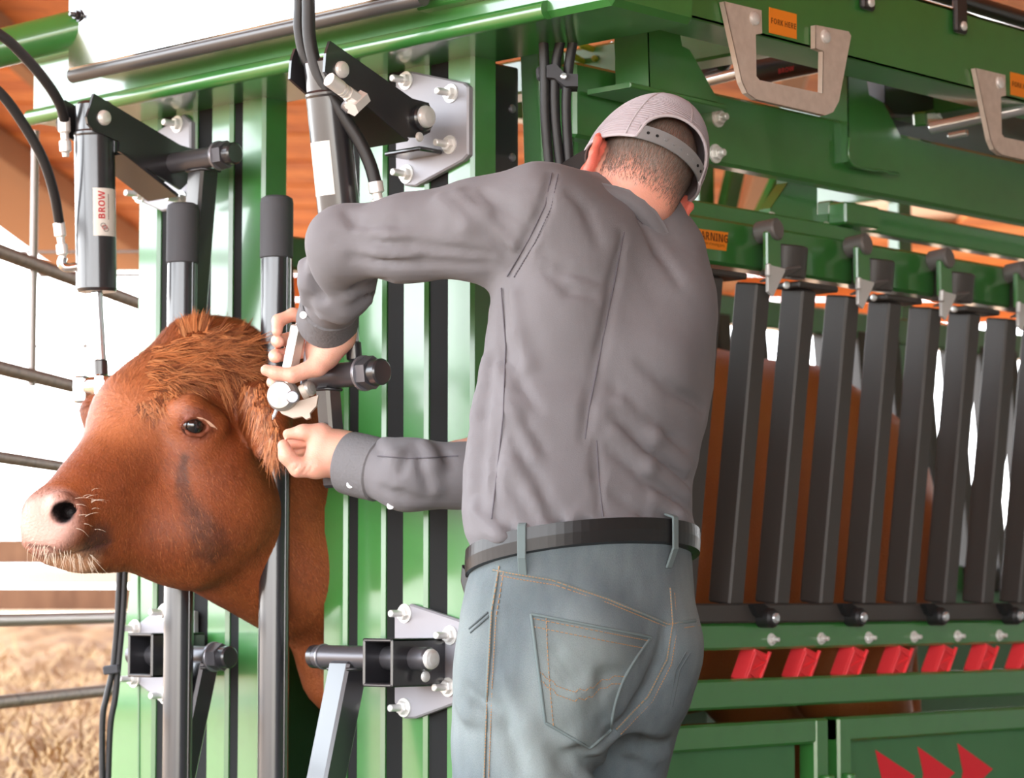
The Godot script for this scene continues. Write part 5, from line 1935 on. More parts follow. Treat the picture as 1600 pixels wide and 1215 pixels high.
func man() -> void:
	var lat := D3(-0.83, 0, 0.55).normalized()
	var fwd := D3(-0.55, 0, -0.83).normalized()
	man_ax = lat
	man_az = fwd
	var t := thing("person", "man in grey work shirt, faded jeans and mesh-back cap, tagging the heifer's ear", "person", "", Vector3(P(880, 900, 4.1).x, 0, P(880, 900, 4.1).z))
	# ------------------------------------------------ shirt
	var torso := [
		[382, 800, 1078, 4.20], [420, 788, 1092, 4.19], [460, 774, 1102, 4.18], [500, 765, 1111, 4.17], [550, 757, 1120, 4.16], [600, 747, 1119, 4.15],
		[650, 739, 1112, 4.13], [700, 731, 1098, 4.12], [750, 726, 1087, 4.10], [800, 722, 1084, 4.09], [835, 727, 1092, 4.08], [862, 738, 1092, 4.08], [885, 742, 1084, 4.08], [930, 744, 1080, 4.08]]
	var belt_c := P(913, 876, 4.08)
	var belt_n := (Vector3.UP + fwd * 0.26 + lat * 0.02).normalized()
	var f := Field.new()
	f.stack(rows_of(torso, 0.0), lat, fwd, 0.03)
	var SL := P(846, 338, 4.09)
	var SR := P(1016, 398, 4.34)
	var NB := P(975, 336, 4.22)
	f.cap(SL, NB, 0.072, 0.07, 0.05)
	f.cap(NB, SR, 0.07, 0.07, 0.05)
	f.cap(P(985, 342, 4.21), P(1040, 392, 4.22), 0.064, 0.06, 0.05)
	f.cap(P(900, 400, 4.10), P(880, 470, 4.07), 0.085, 0.07, 0.08)     # shoulder blade
	f.cap(P(1040, 470, 4.16), P(1010, 560, 4.10), 0.07, 0.06, 0.08)
	f.chain([P(846, 340, 4.09), P(745, 358, 4.12), P(640, 372, 4.15), P(540, 380, 4.20)], [0.075, 0.070, 0.0605, 0.056], 0.05)
	f.chain([P(540, 380, 4.20), P(530, 440, 4.30), P(516, 482, 4.375)], [0.058, 0.056, 0.0475], 0.03)
	f.chain([SR, P(930, 640, 4.50), P(800, 742, 4.42), P(640, 742, 4.40), P(575, 732, 4.44)], [0.07, 0.062, 0.058, 0.056, 0.049], 0.03)
	f.half(belt_c + belt_n * 0.020, -belt_n)
	# folds
	var cuts := [
		[[705, 306], [745, 342], [792, 388]], [[728, 303], [770, 336], [812, 376]], [[752, 298], [792, 328], [834, 358]],
		[[862, 272], [850, 322], [822, 378], [796, 426]],
		[[975, 366], [960, 440], [940, 540], [920, 640], [914, 684]], [[932, 692], [934, 740], [940, 800]],
		[[792, 470], [800, 520], [812, 560]], [[795, 560], [812, 600], [840, 640]], [[795, 600], [818, 660], [846, 700]], [[790, 640], [812, 710], [850, 762]], [[786, 690], [806, 760], [832, 806]],
		[[768, 560], [756, 640], [748, 740], [750, 800]], [[752, 600], [742, 680], [738, 770]], [[780, 470], [786, 560], [780, 680], [770, 770]],
		[[960, 606], [1010, 656], [1072, 704]], [[958, 650], [1010, 704], [1078, 756]], [[952, 700], [1010, 748], [1074, 792]], [[1000, 566], [1050, 606], [1102, 640]],
		[[960, 772], [1010, 806], [1070, 826]], [[1030, 800], [1062, 830], [1088, 850]], [[770, 800], [790, 826], [812, 846]], [[846, 770], [868, 806], [886, 834]], [[900, 790], [915, 815], [925, 832]],
		[[520, 372], [640, 384], [790, 398]], [[548, 404], [660, 412], [756, 414]], [[575, 350], [620, 346], [680, 348]],
		[[604, 438], [566, 446], [528, 470]], [[592, 452], [560, 462], [520, 486]], [[484, 430], [500, 462], [540, 482]], [[476, 400], [490, 440], [504, 462]], [[540, 330], [552, 345], [575, 352]],
		[[590, 694], [606, 716], [612, 740]], [[652, 696], [662, 730], [672, 764]], [[690, 694], [694, 712], [704, 728]], [[596, 764], [626, 776], [660, 784]], [[640, 700], [626, 730], [612, 752]],
		[[890, 300], [920, 330], [935, 372]], [[846, 392], [880, 420], [940, 436]], [[850, 420], [890, 452], [930, 462]], [[1000, 340], [1030, 390], [1062, 440]]]
	for c in cuts: crease(f, c, 0.0042, 0.0065)
	var proud := [
		[[690, 312], [732, 352], [778, 396]], [[716, 303], [758, 338], [802, 380]], [[804, 462], [812, 520], [826, 570]], [[786, 580], [802, 650], [836, 712]], [[782, 640], [800, 730], [838, 790]], [[760, 560], [748, 650], [742, 760]],
		[[970, 626], [1020, 682], [1076, 728]], [[960, 676], [1012, 728], [1074, 774]], [[1020, 778], [1058, 806], [1090, 836]], [[500, 478], [536, 494], [556, 480]], [[580, 446], [545, 458], [515, 478]], [[574, 470], [540, 482], [505, 494]],
		[[600, 690], [616, 716], [620, 746]], [[664, 692], [676, 726], [682, 764]], [[470, 410], [478, 444], [476, 470]], [[740, 800], [780, 836], [830, 846]], [[900, 800], [980, 830], [1060, 846]]]
	for c in proud: crease(f, c, -0.0045, 0.008, 3.7, 0.02)
	var wr := FastNoiseLite.new()
	wr.seed = 23
	wr.frequency = 7.0
	wr.fractal_octaves = 3
	f.bumps = func(p: Vector3) -> float: return wr.get_noise_3d(p.x * 1.2 + p.y * 0.7, p.y * 0.8, p.z * 1.2 - p.y * 0.6) * 0.0032
	var lo := Vector3.INF
	var hi := -Vector3.INF
	for q in [[460, 250, 3.9], [460, 250, 4.6], [1140, 250, 3.9], [1140, 250, 4.7], [700, 930, 3.9], [1140, 930, 4.6], [460, 800, 4.5]]:
		lo = lo.min(P(q[0], q[1], q[2]))
		hi = hi.max(P(q[0], q[1], q[2]))
	f.mesh(lo, hi, 0.0062)
	var shirt := part_mesh(t, "shirt", f.built(nothing), M.shirt_cloth, "grey long-sleeved work shirt")
	f.bumps = nothing
	# seams of the shirt
	for e in [[[862, 270], [852, 320], [826, 374], [792, 432]], [[975, 362], [960, 440], [940, 540], [920, 640], [914, 686]], [[932, 688], [936, 750], [942, 806]], [[783, 450], [790, 540], [786, 650], [774, 760], [768, 810]], [[590, 712], [640, 716], [716, 712]]]:
		seam(shirt, "seam", f, e, 0.0012, M.stitch_grey, 0.0012)
	seam(shirt, "seam", f, [[872, 272], [861, 324], [836, 378], [802, 434]], 0.0010, M.stitch_grey, 0.0012, true)
	# cuffs
	cuff(t, P(516, 476, 4.365), P(511, 503, 4.415), 0.047, 0.05)
	cuff(t, P(592, 734, 4.43), P(543, 722, 4.46), 0.0505, 0.051)
	var cf := Field.new()
	cf.cap(P(592, 734, 4.43), P(543, 722, 4.46), 0.052, 0.0525)
	for q in [[547, 757], [610, 790]]:
		var h := (cf if q[0] < 580 else f).hit(CAM, ray(q[0], q[1]), 3.7, 5.0)
		var st := new_st()
		lathe(st, h + (CAM - h).normalized() * 0.0005, (CAM - h), [Vector2(0.0062, 0), Vector2(0.0062, 0.002), Vector2(0.0048, 0.003), Vector2(0.002, 0.0022), Vector2(0, 0.0022)], 16)
		part(shirt, "button", st, M.button_white, "white button")
	var h0 := P(474, 492, 4.345)
	var sb := new_st()
	lathe(sb, h0, (CAM - h0) + RT * -0.6, [Vector2(0.0062, 0), Vector2(0.0062, 0.002), Vector2(0.002, 0.003), Vector2(0, 0.003)], 16)
	part(shirt, "button", sb, M.button_white, "white button")
	# ------------------------------------------------ jeans
	var j := Field.new()
	var hips := [
		[800, 748, 1076, 4.08], [845, 744, 1082, 4.08], [885, 737, 1085, 4.08], [920, 727, 1087, 4.075], [960, 719, 1087, 4.07], [1000, 715, 1084, 4.065], [1050, 712, 1074, 4.06], [1100, 714, 1060, 4.06], [1140, 730, 1040, 4.06]]
	j.stack(rows_of(hips, 0.0, 0.64), lat, fwd, 0.04)
	j.chain([P(838, 1060, 4.05), P(826, 1160, 4.03), P(818, 1260, 4.02), P(800, 1480, 4.02), P(800, 1700, 4.06), P(800, 1860, 4.10)], [0.121, 0.114, 0.104, 0.080, 0.066, 0.066], 0.03)
	j.chain([P(978, 1070, 4.17), P(950, 1160, 4.21), P(940, 1260, 4.22), P(948, 1480, 4.22), P(955, 1700, 4.26), P(960, 1840, 4.30)], [0.104, 0.100, 0.095, 0.076, 0.064, 0.064], 0.02)
	j.cap(P(900, 1020, 3.99), P(890, 1070, 3.985), 0.085, 0.08, 0.06)      # seat
	j.cap(P(1020, 1020, 4.09), P(1005, 1075, 4.10), 0.075, 0.07, 0.05)
	j.half(belt_c + belt_n * 0.010, belt_n)
	for c in [[[1042, 985], [1030, 1050], [1000, 1100], [955, 1146]], [[955, 1146], [925, 1172], [905, 1168]], [[905, 1168], [925, 1190], [940, 1225]], [[870, 1020], [900, 1062], [918, 1088]], [[918, 1088], [930, 1110], [945, 1125]], [[780, 1080], [800, 1130], [812, 1200]], [[860, 1170], [885, 1190], [910, 1225]], [[730, 1080], [745, 1100], [770, 1110]], [[990, 1150], [1010, 1165], [1036, 1168]], [[985, 1185], [1010, 1195], [1036, 1190]], [[935, 1080], [948, 1060], [975, 1052]]]:
		crease(j, c, 0.006, 0.009, 3.6, 0.02)
	for c in [[[788, 1060], [822, 1130], [850, 1215]], [[880, 1030], [905, 1075], [922, 1105]], [[900, 1150], [925, 1160], [948, 1150]], [[720, 1090], [740, 1112], [766, 1122]], [[985, 1166], [1010, 1180], [1036, 1180]]]:
		crease(j, c, -0.004, 0.010, 3.6, 0.025)
	j.bumps = func(p: Vector3) -> float: return wr.get_noise_3d(p.x, p.y * 0.8, p.z) * 0.003
	lo = Vector3.INF
	hi = -Vector3.INF
	for q in [[690, 830, 3.85], [1110, 830, 4.4], [690, 830, 4.4], [1110, 1870, 4.35], [690, 1880, 3.9], [1110, 1860, 4.0], [690, 1850, 4.4]]:
		lo = lo.min(P(q[0], q[1], q[2]))
		hi = hi.max(P(q[0], q[1], q[2]))
	var cut_y := P(850, 1290, 4.05).y
	j.mesh(Vector3(lo.x, cut_y, lo.z), hi, 0.0065)
	j.mesh(Vector3(lo.x, 0.06, lo.z), Vector3(hi.x, cut_y + 0.007, hi.z), 0.014)
	var fade_and_light := [P(830, 1140, 3.92), P(860, 1215, 3.93), P(905, 1040, 3.9), P(740, 1000, 4.0), P(745, 1120, 4.0), P(1060, 960, 4.1)]  # worn spots of the denim, plus light painted on the left side
	var jc := func(p: Vector3, n: Vector3) -> Color:
		var k := hide_noise.get_noise_3dv(p * 7.0) * 0.5 + 0.5
		var k2 := hide_noise.get_noise_3d(p.x * 40.0, p.y * 12.0, p.z * 40.0) * 0.5 + 0.5
		var c := lin(94, 103, 106).lerp(lin(122, 129, 128), k).lerp(lin(63, 72, 77), k2 * 0.55)
		for q in fade_and_light: c = c.lerp(lin(158, 164, 158), 0.45 * (1.0 - soft(p.distance_to(q), 0.02, 0.12)))
		return c
	var jeans := part_mesh(t, "jeans", j.built(jc), M.denim, "faded blue-grey denim jeans")
	j.bumps = nothing
	# pocket patch
	var ring := [[830, 959], [1017, 995], [1004, 1018], [978, 1066], [960, 1100], [954, 1141], [923, 1166], [888, 1146], [852, 1128], [840, 1045]]
	var st := new_st()
	var tl := [830.0, 959.0]
	var rowsn := 26
	var colsn := 24
	var gp := []
	for i in rowsn + 1:
		var v := float(i) / rowsn
		var le := Vector2(830, 959).lerp(Vector2(852, 1128), v)
		var ri := Vector2(1017, 995).lerp(Vector2(954, 1141), v) + Vector2(-14.0 * sin(PI * v), 0)
		var row := []
		for q in colsn + 1:
			var u := float(q) / colsn
			var pp := le.lerp(ri, u)
			pp.y += (1.0 - absf(u - 0.68) / (0.68 if u < 0.68 else 0.32)) * 32.0 * v * v
			var h := j.hit(CAM, ray(pp.x, pp.y), 3.6, 4.9)
			row.append(h + (CAM - h).normalized() * 0.0032)
		gp.append(row)
	for i in rowsn:
		for q in colsn:
			var a: Vector3 = gp[i][q]
			var b: Vector3 = gp[i][q + 1]
			var c: Vector3 = gp[i + 1][q + 1]
			var d: Vector3 = gp[i + 1][q]
			st.set_smooth_group(0)
			var n := (c - a).cross(b - d)
			if n.dot(CAM - a) < 0.0: n = -n
			for w in ([a, b, c, a, c, d] if (b - a).cross(c - a).dot(n) < 0.0 else [a, c, b, a, d, c]):
				st.set_color(jc.call(w, n) * Color(0.86, 0.86, 0.84))
				st.add_vertex(w)
	st.generate_normals()
	var pocket := part(jeans, "back_pocket", st, M.denim)
	var edge := []
	for q in colsn + 1: edge.append(gp[0][q])
	for i in range(1, rowsn + 1): edge.append(gp[i][colsn])
	for q in range(colsn - 1, -1, -1): edge.append(gp[rowsn][q])
	for i in range(rowsn - 1, -1, -1): edge.append(gp[i][0])
	st = new_st()
	tube(st, edge, 0.0026, 1, 7)
	part(jeans, "pocket_edge", st, M.denim_seam)
	for e in [[2, 0.0], [22, 0.0]]:
		pass
	var stitch := func(cells: Array) -> void:
		var s := new_st()
		for i in cells.size() - 1:
			var a: Vector3 = gp[cells[i][0]][cells[i][1]]
			var b: Vector3 = gp[cells[i + 1][0]][cells[i + 1][1]]
			var up := (CAM - a).normalized() * 0.0008
			var k := maxi(1, int(a.distance_to(b) / 0.0042))
			for w in k: tube(s, [a.lerp(b, float(w) / k) + up, a.lerp(b, (w + 0.66) / k) + up], 0.0007, 1, 5)
		part(jeans, "pocket_stitching", s, M.thread_orange)
	var c1 := []
	var c2 := []
	var c3 := []
	var c4 := []
	var c5 := []
	for q in colsn + 1:
		c1.append([1, q])
		c2.append([3, q])
		var bow := int(round(13.5 + 2.8 * sin(PI * 1.5 * q / colsn)))
		c3.append([clampi(bow, 0, rowsn), q])
		c4.append([clampi(bow + 2, 0, rowsn), q])
	for i in rowsn + 1: c5.append([i, 3])
	for c in [c1, c2, c3, c4, c5]: stitch.call(c)
	# seams
	for e in [[[770, 890], [800, 896], [862, 906], [950, 936], [1044, 975], [1086, 969]], [[1047, 918], [1051, 975], [1042, 1030], [1012, 1088], [962, 1140]], [[780, 884], [768, 955], [762, 1060], [756, 1220]]]:
		seam(jeans, "seam", j, e, 0.0032, M.denim_seam, -0.0006, false, 3.6)
		var off := []
		for q in e: off.append([q[0] + 7, q[1] + 8])
		seam(jeans, "seam_stitching", j, off, 0.0008, M.thread_orange, 0.0006, true, 3.6)
		seam(jeans, "seam_stitching", j, e, 0.0008, M.thread_orange, 0.0028, true, 3.6)
	for e in [[[1078, 1020], [1062, 1046], [1050, 1104]], [[1072, 1018], [1056, 1046], [1046, 1100]], [[735, 988], [764, 962]], [[733, 982], [762, 956]]]:
		seam(jeans, "seam", j, e, 0.0016, M.denim_dark, 0.0, false, 3.6)
	# belt and waistband
	var ba: Vector3 = rows_of([[872, 739, 1086, 4.08]], 0.0)[0][1]
	var aa: float = rows_of([[872, 739, 1086, 4.08]], 0.0)[0][2]
	var band := func(y0: float, y1: float, grow: float, a0: float, a1: float, n: int) -> SurfaceTool:
		var s := new_st()
		var prof := [Vector2(-0.002, y0), Vector2(grow, y0 + 0.0015), Vector2(grow + 0.0012, (y0 + y1) * 0.5), Vector2(grow, y1 - 0.0015), Vector2(-0.002, y1)]
		for i in n:
			for k in 4:
				var vs := []
				for e in [[i, k], [i + 1, k], [i + 1, k + 1], [i, k + 1]]:
					var an: float = lerpf(a0, a1, float(e[0]) / n)
					var rad: float = prof[e[1]].x
					var p: Vector3 = belt_c + lat * ((aa + rad) * cos(an)) - fwd * ((aa * 0.63 + rad) * sin(an))
					p.y = belt_c.y - ((p - belt_c).dot(fwd) * belt_n.dot(fwd) + (p - belt_c).dot(lat) * belt_n.dot(lat)) / belt_n.y + prof[e[1]].y
					vs.append(p)
				var m: Vector3 = (vs[0] + vs[2]) * 0.5
				var nn: Vector3 = (vs[2] - vs[0]).cross(vs[1] - vs[3]).normalized()
				if nn.dot(m - belt_c) < 0.0: nn = -nn
				quad(s, vs[0], vs[1], vs[2], vs[3], nn)
		s.index()
		return s
	part(t, "belt", band.call(-0.007, 0.032, 0.0105, 0.0, TAU, 90), M.belt_leather, "black leather belt")
	for e in [817.0, 1043.0]:
		var best := 1e9
		var rad := Vector3.ZERO
		var at := Vector3.ZERO
		for i in 360:
			var an := TAU * i / 360.0
			var dirr := (lat * cos(an) * aa - fwd * sin(an) * aa * 0.63)
			var p := belt_c + dirr
			if dirr.dot(FH) > 0.0: continue
			p.y = belt_c.y - ((p - belt_c).dot(fwd) * belt_n.dot(fwd) + (p - belt_c).dot(lat) * belt_n.dot(lat)) / belt_n.y
			var v := p - CAM
			var px := 800.0 + FPX * v.dot(RT) / v.dot(FW)
			if absf(px - e) < best:
				best = absf(px - e)
				rad = (lat * cos(an) * 0.63 - fwd * sin(an)).normalized()
				at = p
		var sd := rad.cross(Vector3.UP)
		st = new_st()
		var lo2 := at + rad * 0.002 + Vector3(0, -0.042, 0)
		bar(st, lo2, lo2 + Vector3(0, 0.03, 0) + rad * 0.013, 0.013, 0.004, sd, 0.001)
		bar(st, at + rad * 0.0155 + Vector3(0, -0.014, 0), at + rad * 0.0155 + Vector3(0, 0.037, 0), 0.013, 0.004, sd, 0.001)
		bar(st, at + rad * 0.0155 + Vector3(0, 0.036, 0), at + rad * -0.002 + Vector3(0, 0.041, 0), 0.013, 0.004, sd, 0.001)
		part(jeans, "belt_loop", st, M.denim_seam)
	st = new_st()
	plate(st, [P(721, 882, 4.04), P(726, 886, 4.04), P(738, 898, 4.03), P(740, 925, 4.03), P(733, 944, 4.04), P(724, 908, 4.05)], lat * -0.03 + fwd * 0.02, 0.002)
	part(t, "belt_pouch", st, M.belt_leather, "small black pouch on the belt")
	# boots
	for e in [[800, 4.02, 0], [958, 4.24, 1]]:
		var q: Vector3 = P(e[0], 1850, e[1])
		var bo := Field.new()
		var base := Vector3(q.x, 0.0, q.z)
		bo.chain([base + Vector3(0, 0.26, 0) - fwd * 0.0, base + Vector3(0, 0.10, 0)], [0.058, 0.055], 0.02)
		bo.chain([base + Vector3(0, 0.055, 0) - fwd * 0.04, base + Vector3(0, 0.055, 0) + fwd * 0.08, base + Vector3(0, 0.042, 0) + fwd * 0.18], [0.05, 0.048, 0.04], 0.03)
		bo.half(base, Vector3(0, -1, 0))
		bo.mesh(base + Vector3(-0.28, -0.02, -0.28), base + Vector3(0.28, 0.34, 0.28), 0.012)
		part_mesh(t, "boot", bo.built(nothing), M.boot_leather)
	head_and_hands(t, SL, SR, NB, torso, hips)

func cuff(t: Node3D, a: Vector3, b: Vector3, r0: float, r1: float) -> void:
	var st := new_st()
	var l := a.distance_to(b)
	lathe(st, a, b - a, [Vector2(r0, -0.004), Vector2(r0 + 0.004, 0.0), Vector2(r0 + 0.0045, l * 0.5), Vector2(r1 + 0.003, l - 0.003), Vector2(r1 + 0.002, l), Vector2(r1 - 0.003, l), Vector2(r1 - 0.004, l * 0.4), Vector2(r1 - 0.004, 0.0)], 40)
	part(t, "cuff", st, M.cuff_cloth, "buttoned shirt cuff")

func head_and_hands(t: Node3D, SL: Vector3, SR: Vector3, NB: Vector3, torso: Array, hips: Array) -> void:
	var lat := man_ax
	var fwd := man_az
	hR = D3(0.78, -0.50, -0.37).normalized()
	hF = D3(-0.52, -0.06, -0.85)
	hF = (hF - hR * hF.dot(hR)).normalized()
	hU = hR.cross(hF)
	if hU.y < 0: hU = -hU
	head_c = P(998, 272, 4.2)
	var H := func(r: float, u: float, f: float) -> Vector3: return head_c + hR * r + hU * u + hF * f
	# body under the clothes (coarse), head and hands (fine), one mesh
	var b := Field.new()
	b.stack(rows_of(torso, -0.032), lat, fwd, 0.03)
	b.stack(rows_of(hips, -0.032, 0.6), lat, fwd, 0.05)
	b.cap(SL, NB, 0.052, 0.055, 0.04)
	b.cap(NB, SR, 0.055, 0.052, 0.04)
	b.chain([SL, P(530, 385, 4.2)], [0.055, 0.042], 0.03)
	b.chain([P(530, 385, 4.2), P(520, 500, 4.41)], [0.042, 0.03], 0.02)
	b.chain([SR, P(880, 690, 4.52), P(640, 740, 4.40), P(548, 712, 4.46)], [0.055, 0.045, 0.04, 0.03], 0.03)
	b.chain([P(840, 1100, 4.05), P(800, 1480, 4.02), P(800, 1800, 4.06)], [0.10, 0.06, 0.045], 0.03)
	b.chain([P(960, 1100, 4.2), P(948, 1480, 4.22), P(958, 1800, 4.26)], [0.09, 0.06, 0.045], 0.03)
	b.cap(NB, H.call(0, -0.06, 0.0), 0.045, 0.045, 0.03)
	var lo := Vector3.INF
	var hi := -Vector3.INF
	for q in [[460, 300, 3.9], [460, 300, 4.7], [1140, 300, 3.9], [1140, 300, 4.7], [700, 1830, 3.9], [1140, 1830, 4.5], [460, 800, 4.5]]:
		lo = lo.min(P(q[0], q[1], q[2]))
		hi = hi.max(P(q[0], q[1], q[2]))
	b.mesh(lo, hi, 0.02)
	# head
	var h := Field.new()
	h.ell(H.call(0, 0.012, -0.008), hR * 0.075, hU * 0.098, hF * 0.094, 0.02)
	h.ell(H.call(0, -0.045, 0.035), hR * 0.062, hU * 0.07, hF * 0.062, 0.04)
	h.cap(H.call(0, -0.10, 0.065), H.call(0, -0.085, 0.075), 0.024, 0.02, 0.03)      # chin
	h.chain([H.call(0, -0.012, 0.092), H.call(0, -0.040, 0.112), H.call(0, -0.046, 0.100)], [0.009, 0.013, 0.012], 0.012)   # nose
	for s in [-1.0, 1.0]:
		h.cap(H.call(0.014 * s, 0.004, 0.088), H.call(0.042 * s, 0.004, 0.078), 0.009, 0.008, 0.015)      # brow
		h.ell(H.call(0.030 * s, -0.012, 0.082), hR * 0.014, hU * 0.008, hF * 0.01, 0.006, 1)
		h.ell(H.call(0.030 * s, -0.012, 0.073), hR * 0.013, hU * 0.012, hF * 0.012, 0.004)
		h.cap(H.call(0.045 * s, -0.035, 0.062), H.call(0.055 * s, -0.03, 0.04), 0.016, 0.016, 0.03)       # cheekbone
		h.cap(H.call(0.052 * s, -0.075, 0.01), H.call(0.02 * s, -0.10, 0.055), 0.018, 0.018, 0.03)        # jaw
	h.chain([H.call(-0.022, -0.072, 0.090), H.call(0, -0.071, 0.097), H.call(0.022, -0.072, 0.090)], [0.003, 0.0045, 0.003], 0.006)
	h.chain([H.call(-0.02, -0.079, 0.089), H.call(0, -0.080, 0.095), H.call(0.02, -0.079, 0.089)], [0.003, 0.005, 0.003], 0.006)
	# neck with the two cords at the nape
	h.cap(H.call(0, -0.05, -0.012), NB - Vector3(0, 0.02, 0), 0.060, 0.062, 0.03)
	h.cap(H.call(0.02, -0.05, -0.045), NB + D3(0.02, -0.01, 0.02), 0.030, 0.035, 0.03)
	h.cap(H.call(-0.02, -0.05, -0.045), NB + D3(-0.02, 0.0, 0.03), 0.030, 0.035, 0.03)
	# ears
	for s in [-1.0, 1.0]:
		var e0: Vector3 = H.call(0.075 * s, -0.062, 0.010)
		h.chain([e0, H.call(0.085 * s, -0.052, -0.010), H.call(0.094 * s, -0.028, -0.022), H.call(0.096 * s, -0.004, -0.020), H.call(0.090 * s, 0.010, -0.004), H.call(0.079 * s, 0.008, 0.012)], [0.0075, 0.0065, 0.006, 0.006, 0.006, 0.006], 0.008)
		h.ell(H.call(0.082 * s, -0.024, -0.004), hR * 0.007 + hF * 0.003 * s, hU * 0.032, hF * 0.017, 0.008)
	var hc: Vector3 = H.call(0, -0.02, 0.0)
	h.mesh(hc - Vector3.ONE * 0.165, hc + Vector3.ONE * 0.165, 0.004)
	# left hand round the tool
	var g := Field.new()
	g.cap(P(524, 478, 4.39), P(530, 520, 4.42), 0.028, 0.027, 0.02)
	g.cap(P(526, 505, 4.425), P(508, 552, 4.425), 0.026, 0.026, 0.02)
	g.cap(P(500, 500, 4.435), P(496, 560, 4.44), 0.020, 0.022, 0.02)
	g.cap(P(532, 528, 4.412), P(496, 572, 4.402), 0.021, 0.0175, 0.018)
	g.chain([P(496, 572, 4.402), P(458, 586, 4.392), P(432, 583, 4.398), P(416, 578, 4.402)], [0.0165, 0.0128, 0.0112, 0.0098], 0.006)
	g.chain([P(496, 497, 4.44), P(458, 491, 4.438), P(435, 501, 4.428), P(433, 517, 4.414)], [0.0125, 0.0108, 0.0108, 0.009], 0.005)
	g.chain([P(492, 524, 4.455), P(452, 529, 4.452), P(434, 532, 4.430), P(436, 534, 4.418)], [0.0125, 0.0108, 0.011, 0.0095], 0.004)
	g.chain([P(492, 546, 4.455), P(450, 553, 4.450), P(430, 556, 4.430), P(432, 558, 4.418)], [0.0125, 0.0108, 0.011, 0.0095], 0.004)
	g.chain([P(490, 568, 4.452), P(450, 592, 4.448), P(426, 597, 4.428), P(429, 599, 4.418)], [0.0120, 0.0100, 0.0098, 0.0085], 0.004)
	var gc := P(474, 540, 4.42)
	g.mesh(gc - Vector3.ONE * 0.10, gc + Vector3.ONE * 0.10, 0.003)
	# right hand pinching the ear
	var k := Field.new()
	k.cap(P(585, 726, 4.45), P(540, 708, 4.465), 0.032, 0.033, 0.02)
	k.cap(P(538, 706, 4.47), P(505, 690, 4.46), 0.034, 0.028, 0.02)
	k.cap(P(532, 722, 4.462), P(494, 724, 4.452), 0.026, 0.024, 0.02)
	k.chain([P(502, 676, 4.456), P(474, 675, 4.450), P(450, 678, 4.450)], [0.0175, 0.0125, 0.0092], 0.008)
	k.chain([P(502, 684, 4.478), P(470, 688, 4.478), P(450, 694, 4.474)], [0.015, 0.0118, 0.0095], 0.006)
	k.chain([P(502, 694, 4.494), P(470, 700, 4.494), P(452, 705, 4.49)], [0.014, 0.0112, 0.009], 0.006)
	k.chain([P(502, 704, 4.506), P(474, 712, 4.506), P(458, 716, 4.502)], [0.0125, 0.0100, 0.008], 0.006)
	k.chain([P(494, 730, 4.448), P(466, 731, 4.440), P(448, 712, 4.436), P(443, 696, 4.438)], [0.0195, 0.0148, 0.0130, 0.0105], 0.008)
	for e in [[[458, 738], [468, 724]], [[470, 742], [484, 722]], [[480, 740], [492, 722]]]: crease(k, e, 0.0014, 0.0022, 4.0, 0.003)
	var kc := P(495, 705, 4.465)
	k.mesh(kc - Vector3.ONE * 0.12, kc + Vector3.ONE * 0.12, 0.003)
	var all := Field.new()
	for q in [b, h, g, k]:
		var base := all.verts.size()
		all.verts.append_array(q.verts)
		all.norms.append_array(q.norms)
		for i in q.idx: all.idx.append(i + base)
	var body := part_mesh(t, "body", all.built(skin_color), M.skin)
	# ------------------------------------------------ hair
	var list := []
	for i in 26000:
		var th := rng.randf() * TAU
		var cz := rng.randf_range(-0.75, 0.75)
		var sx := sqrt(1.0 - cz * cz)
		var d := (hR * cos(th) * sx + hF * sin(th) * sx + hU * cz).normalized()
		if d.dot(hF) > 0.25: continue
		var p := h.hit(head_c + d * 0.2, -d, 0.0, 0.2)
		var q := p - head_c
		var u := q.dot(hU)
		var back := -q.dot(hF)
		if absf(q.dot(hR)) > 0.080: continue
		if u < -0.062 + 0.02 * rng.randf() or u > 0.075: continue
		if back < -0.02 or (back < 0.02 and u < -0.03): continue
		var n := h.grad(p, h.near(p))
		var dn := tangent(-hU + hR * (rng.randf() - 0.5) * 0.5 - hF * 0.2, n)
		var grey := rng.randf()
		var col := lin(96, 76, 64).lerp(lin(176, 164, 154), grey * grey * 0.7)
		var l := lerpf(0.006, 0.016, soft(u, -0.05, 0.03))
		list.append([p - n * 0.0003, (dn + n * 0.28).normalized(), n, l, 0.0007, col, -n * 0.2])
	part_mesh(t, "hair", hair_mesh(list, 2), M.hair_brown, "short greying brown hair").set_meta("kind", "stuff")
	cap_on(t, H)
	# collar: a turned-down band round the nape
	var both := Field.new()
	both.cap(NB, H.call(0, -0.06, 0.0), 0.066, 0.062, 0.02)
	both.cap(SL, NB, 0.072, 0.07, 0.05)
	both.cap(NB, SR, 0.07, 0.07, 0.05)
	both.cap(P(985, 342, 4.21), P(1040, 392, 4.22), 0.064, 0.06, 0.05)
	var top := [[896, 286], [915, 284], [938, 285], [962, 290], [986, 297], [1008, 311], [1026, 330], [1040, 352], [1050, 374], [1056, 396]]
	var low := [[884, 300], [904, 302], [926, 306], [950, 313], [970, 322], [990, 337], [1006, 356], [1020, 378], [1032, 402], [1040, 424]]
	var strip := []
	for i in top.size():
		var row := []
		for w in 7:
			var u := w / 6.0
			var px := lerpf(top[i][0], low[i][0], u)
			var py := lerpf(top[i][1], low[i][1], u)
			var q := both.hit(CAM, ray(px, py), 3.7, 4.9)
			row.append(q + (CAM - q).normalized() * (0.002 + 0.009 * (1.0 - u) + 0.007 * sin(PI * u)))
		row.push_front(row[0] + FH * 0.02 - Vector3(0, 0.012, 0))
		row.append(row[row.size() - 1] + FH * 0.008)
		strip.append(row)
	var st := new_st()
	st.set_smooth_group(1)
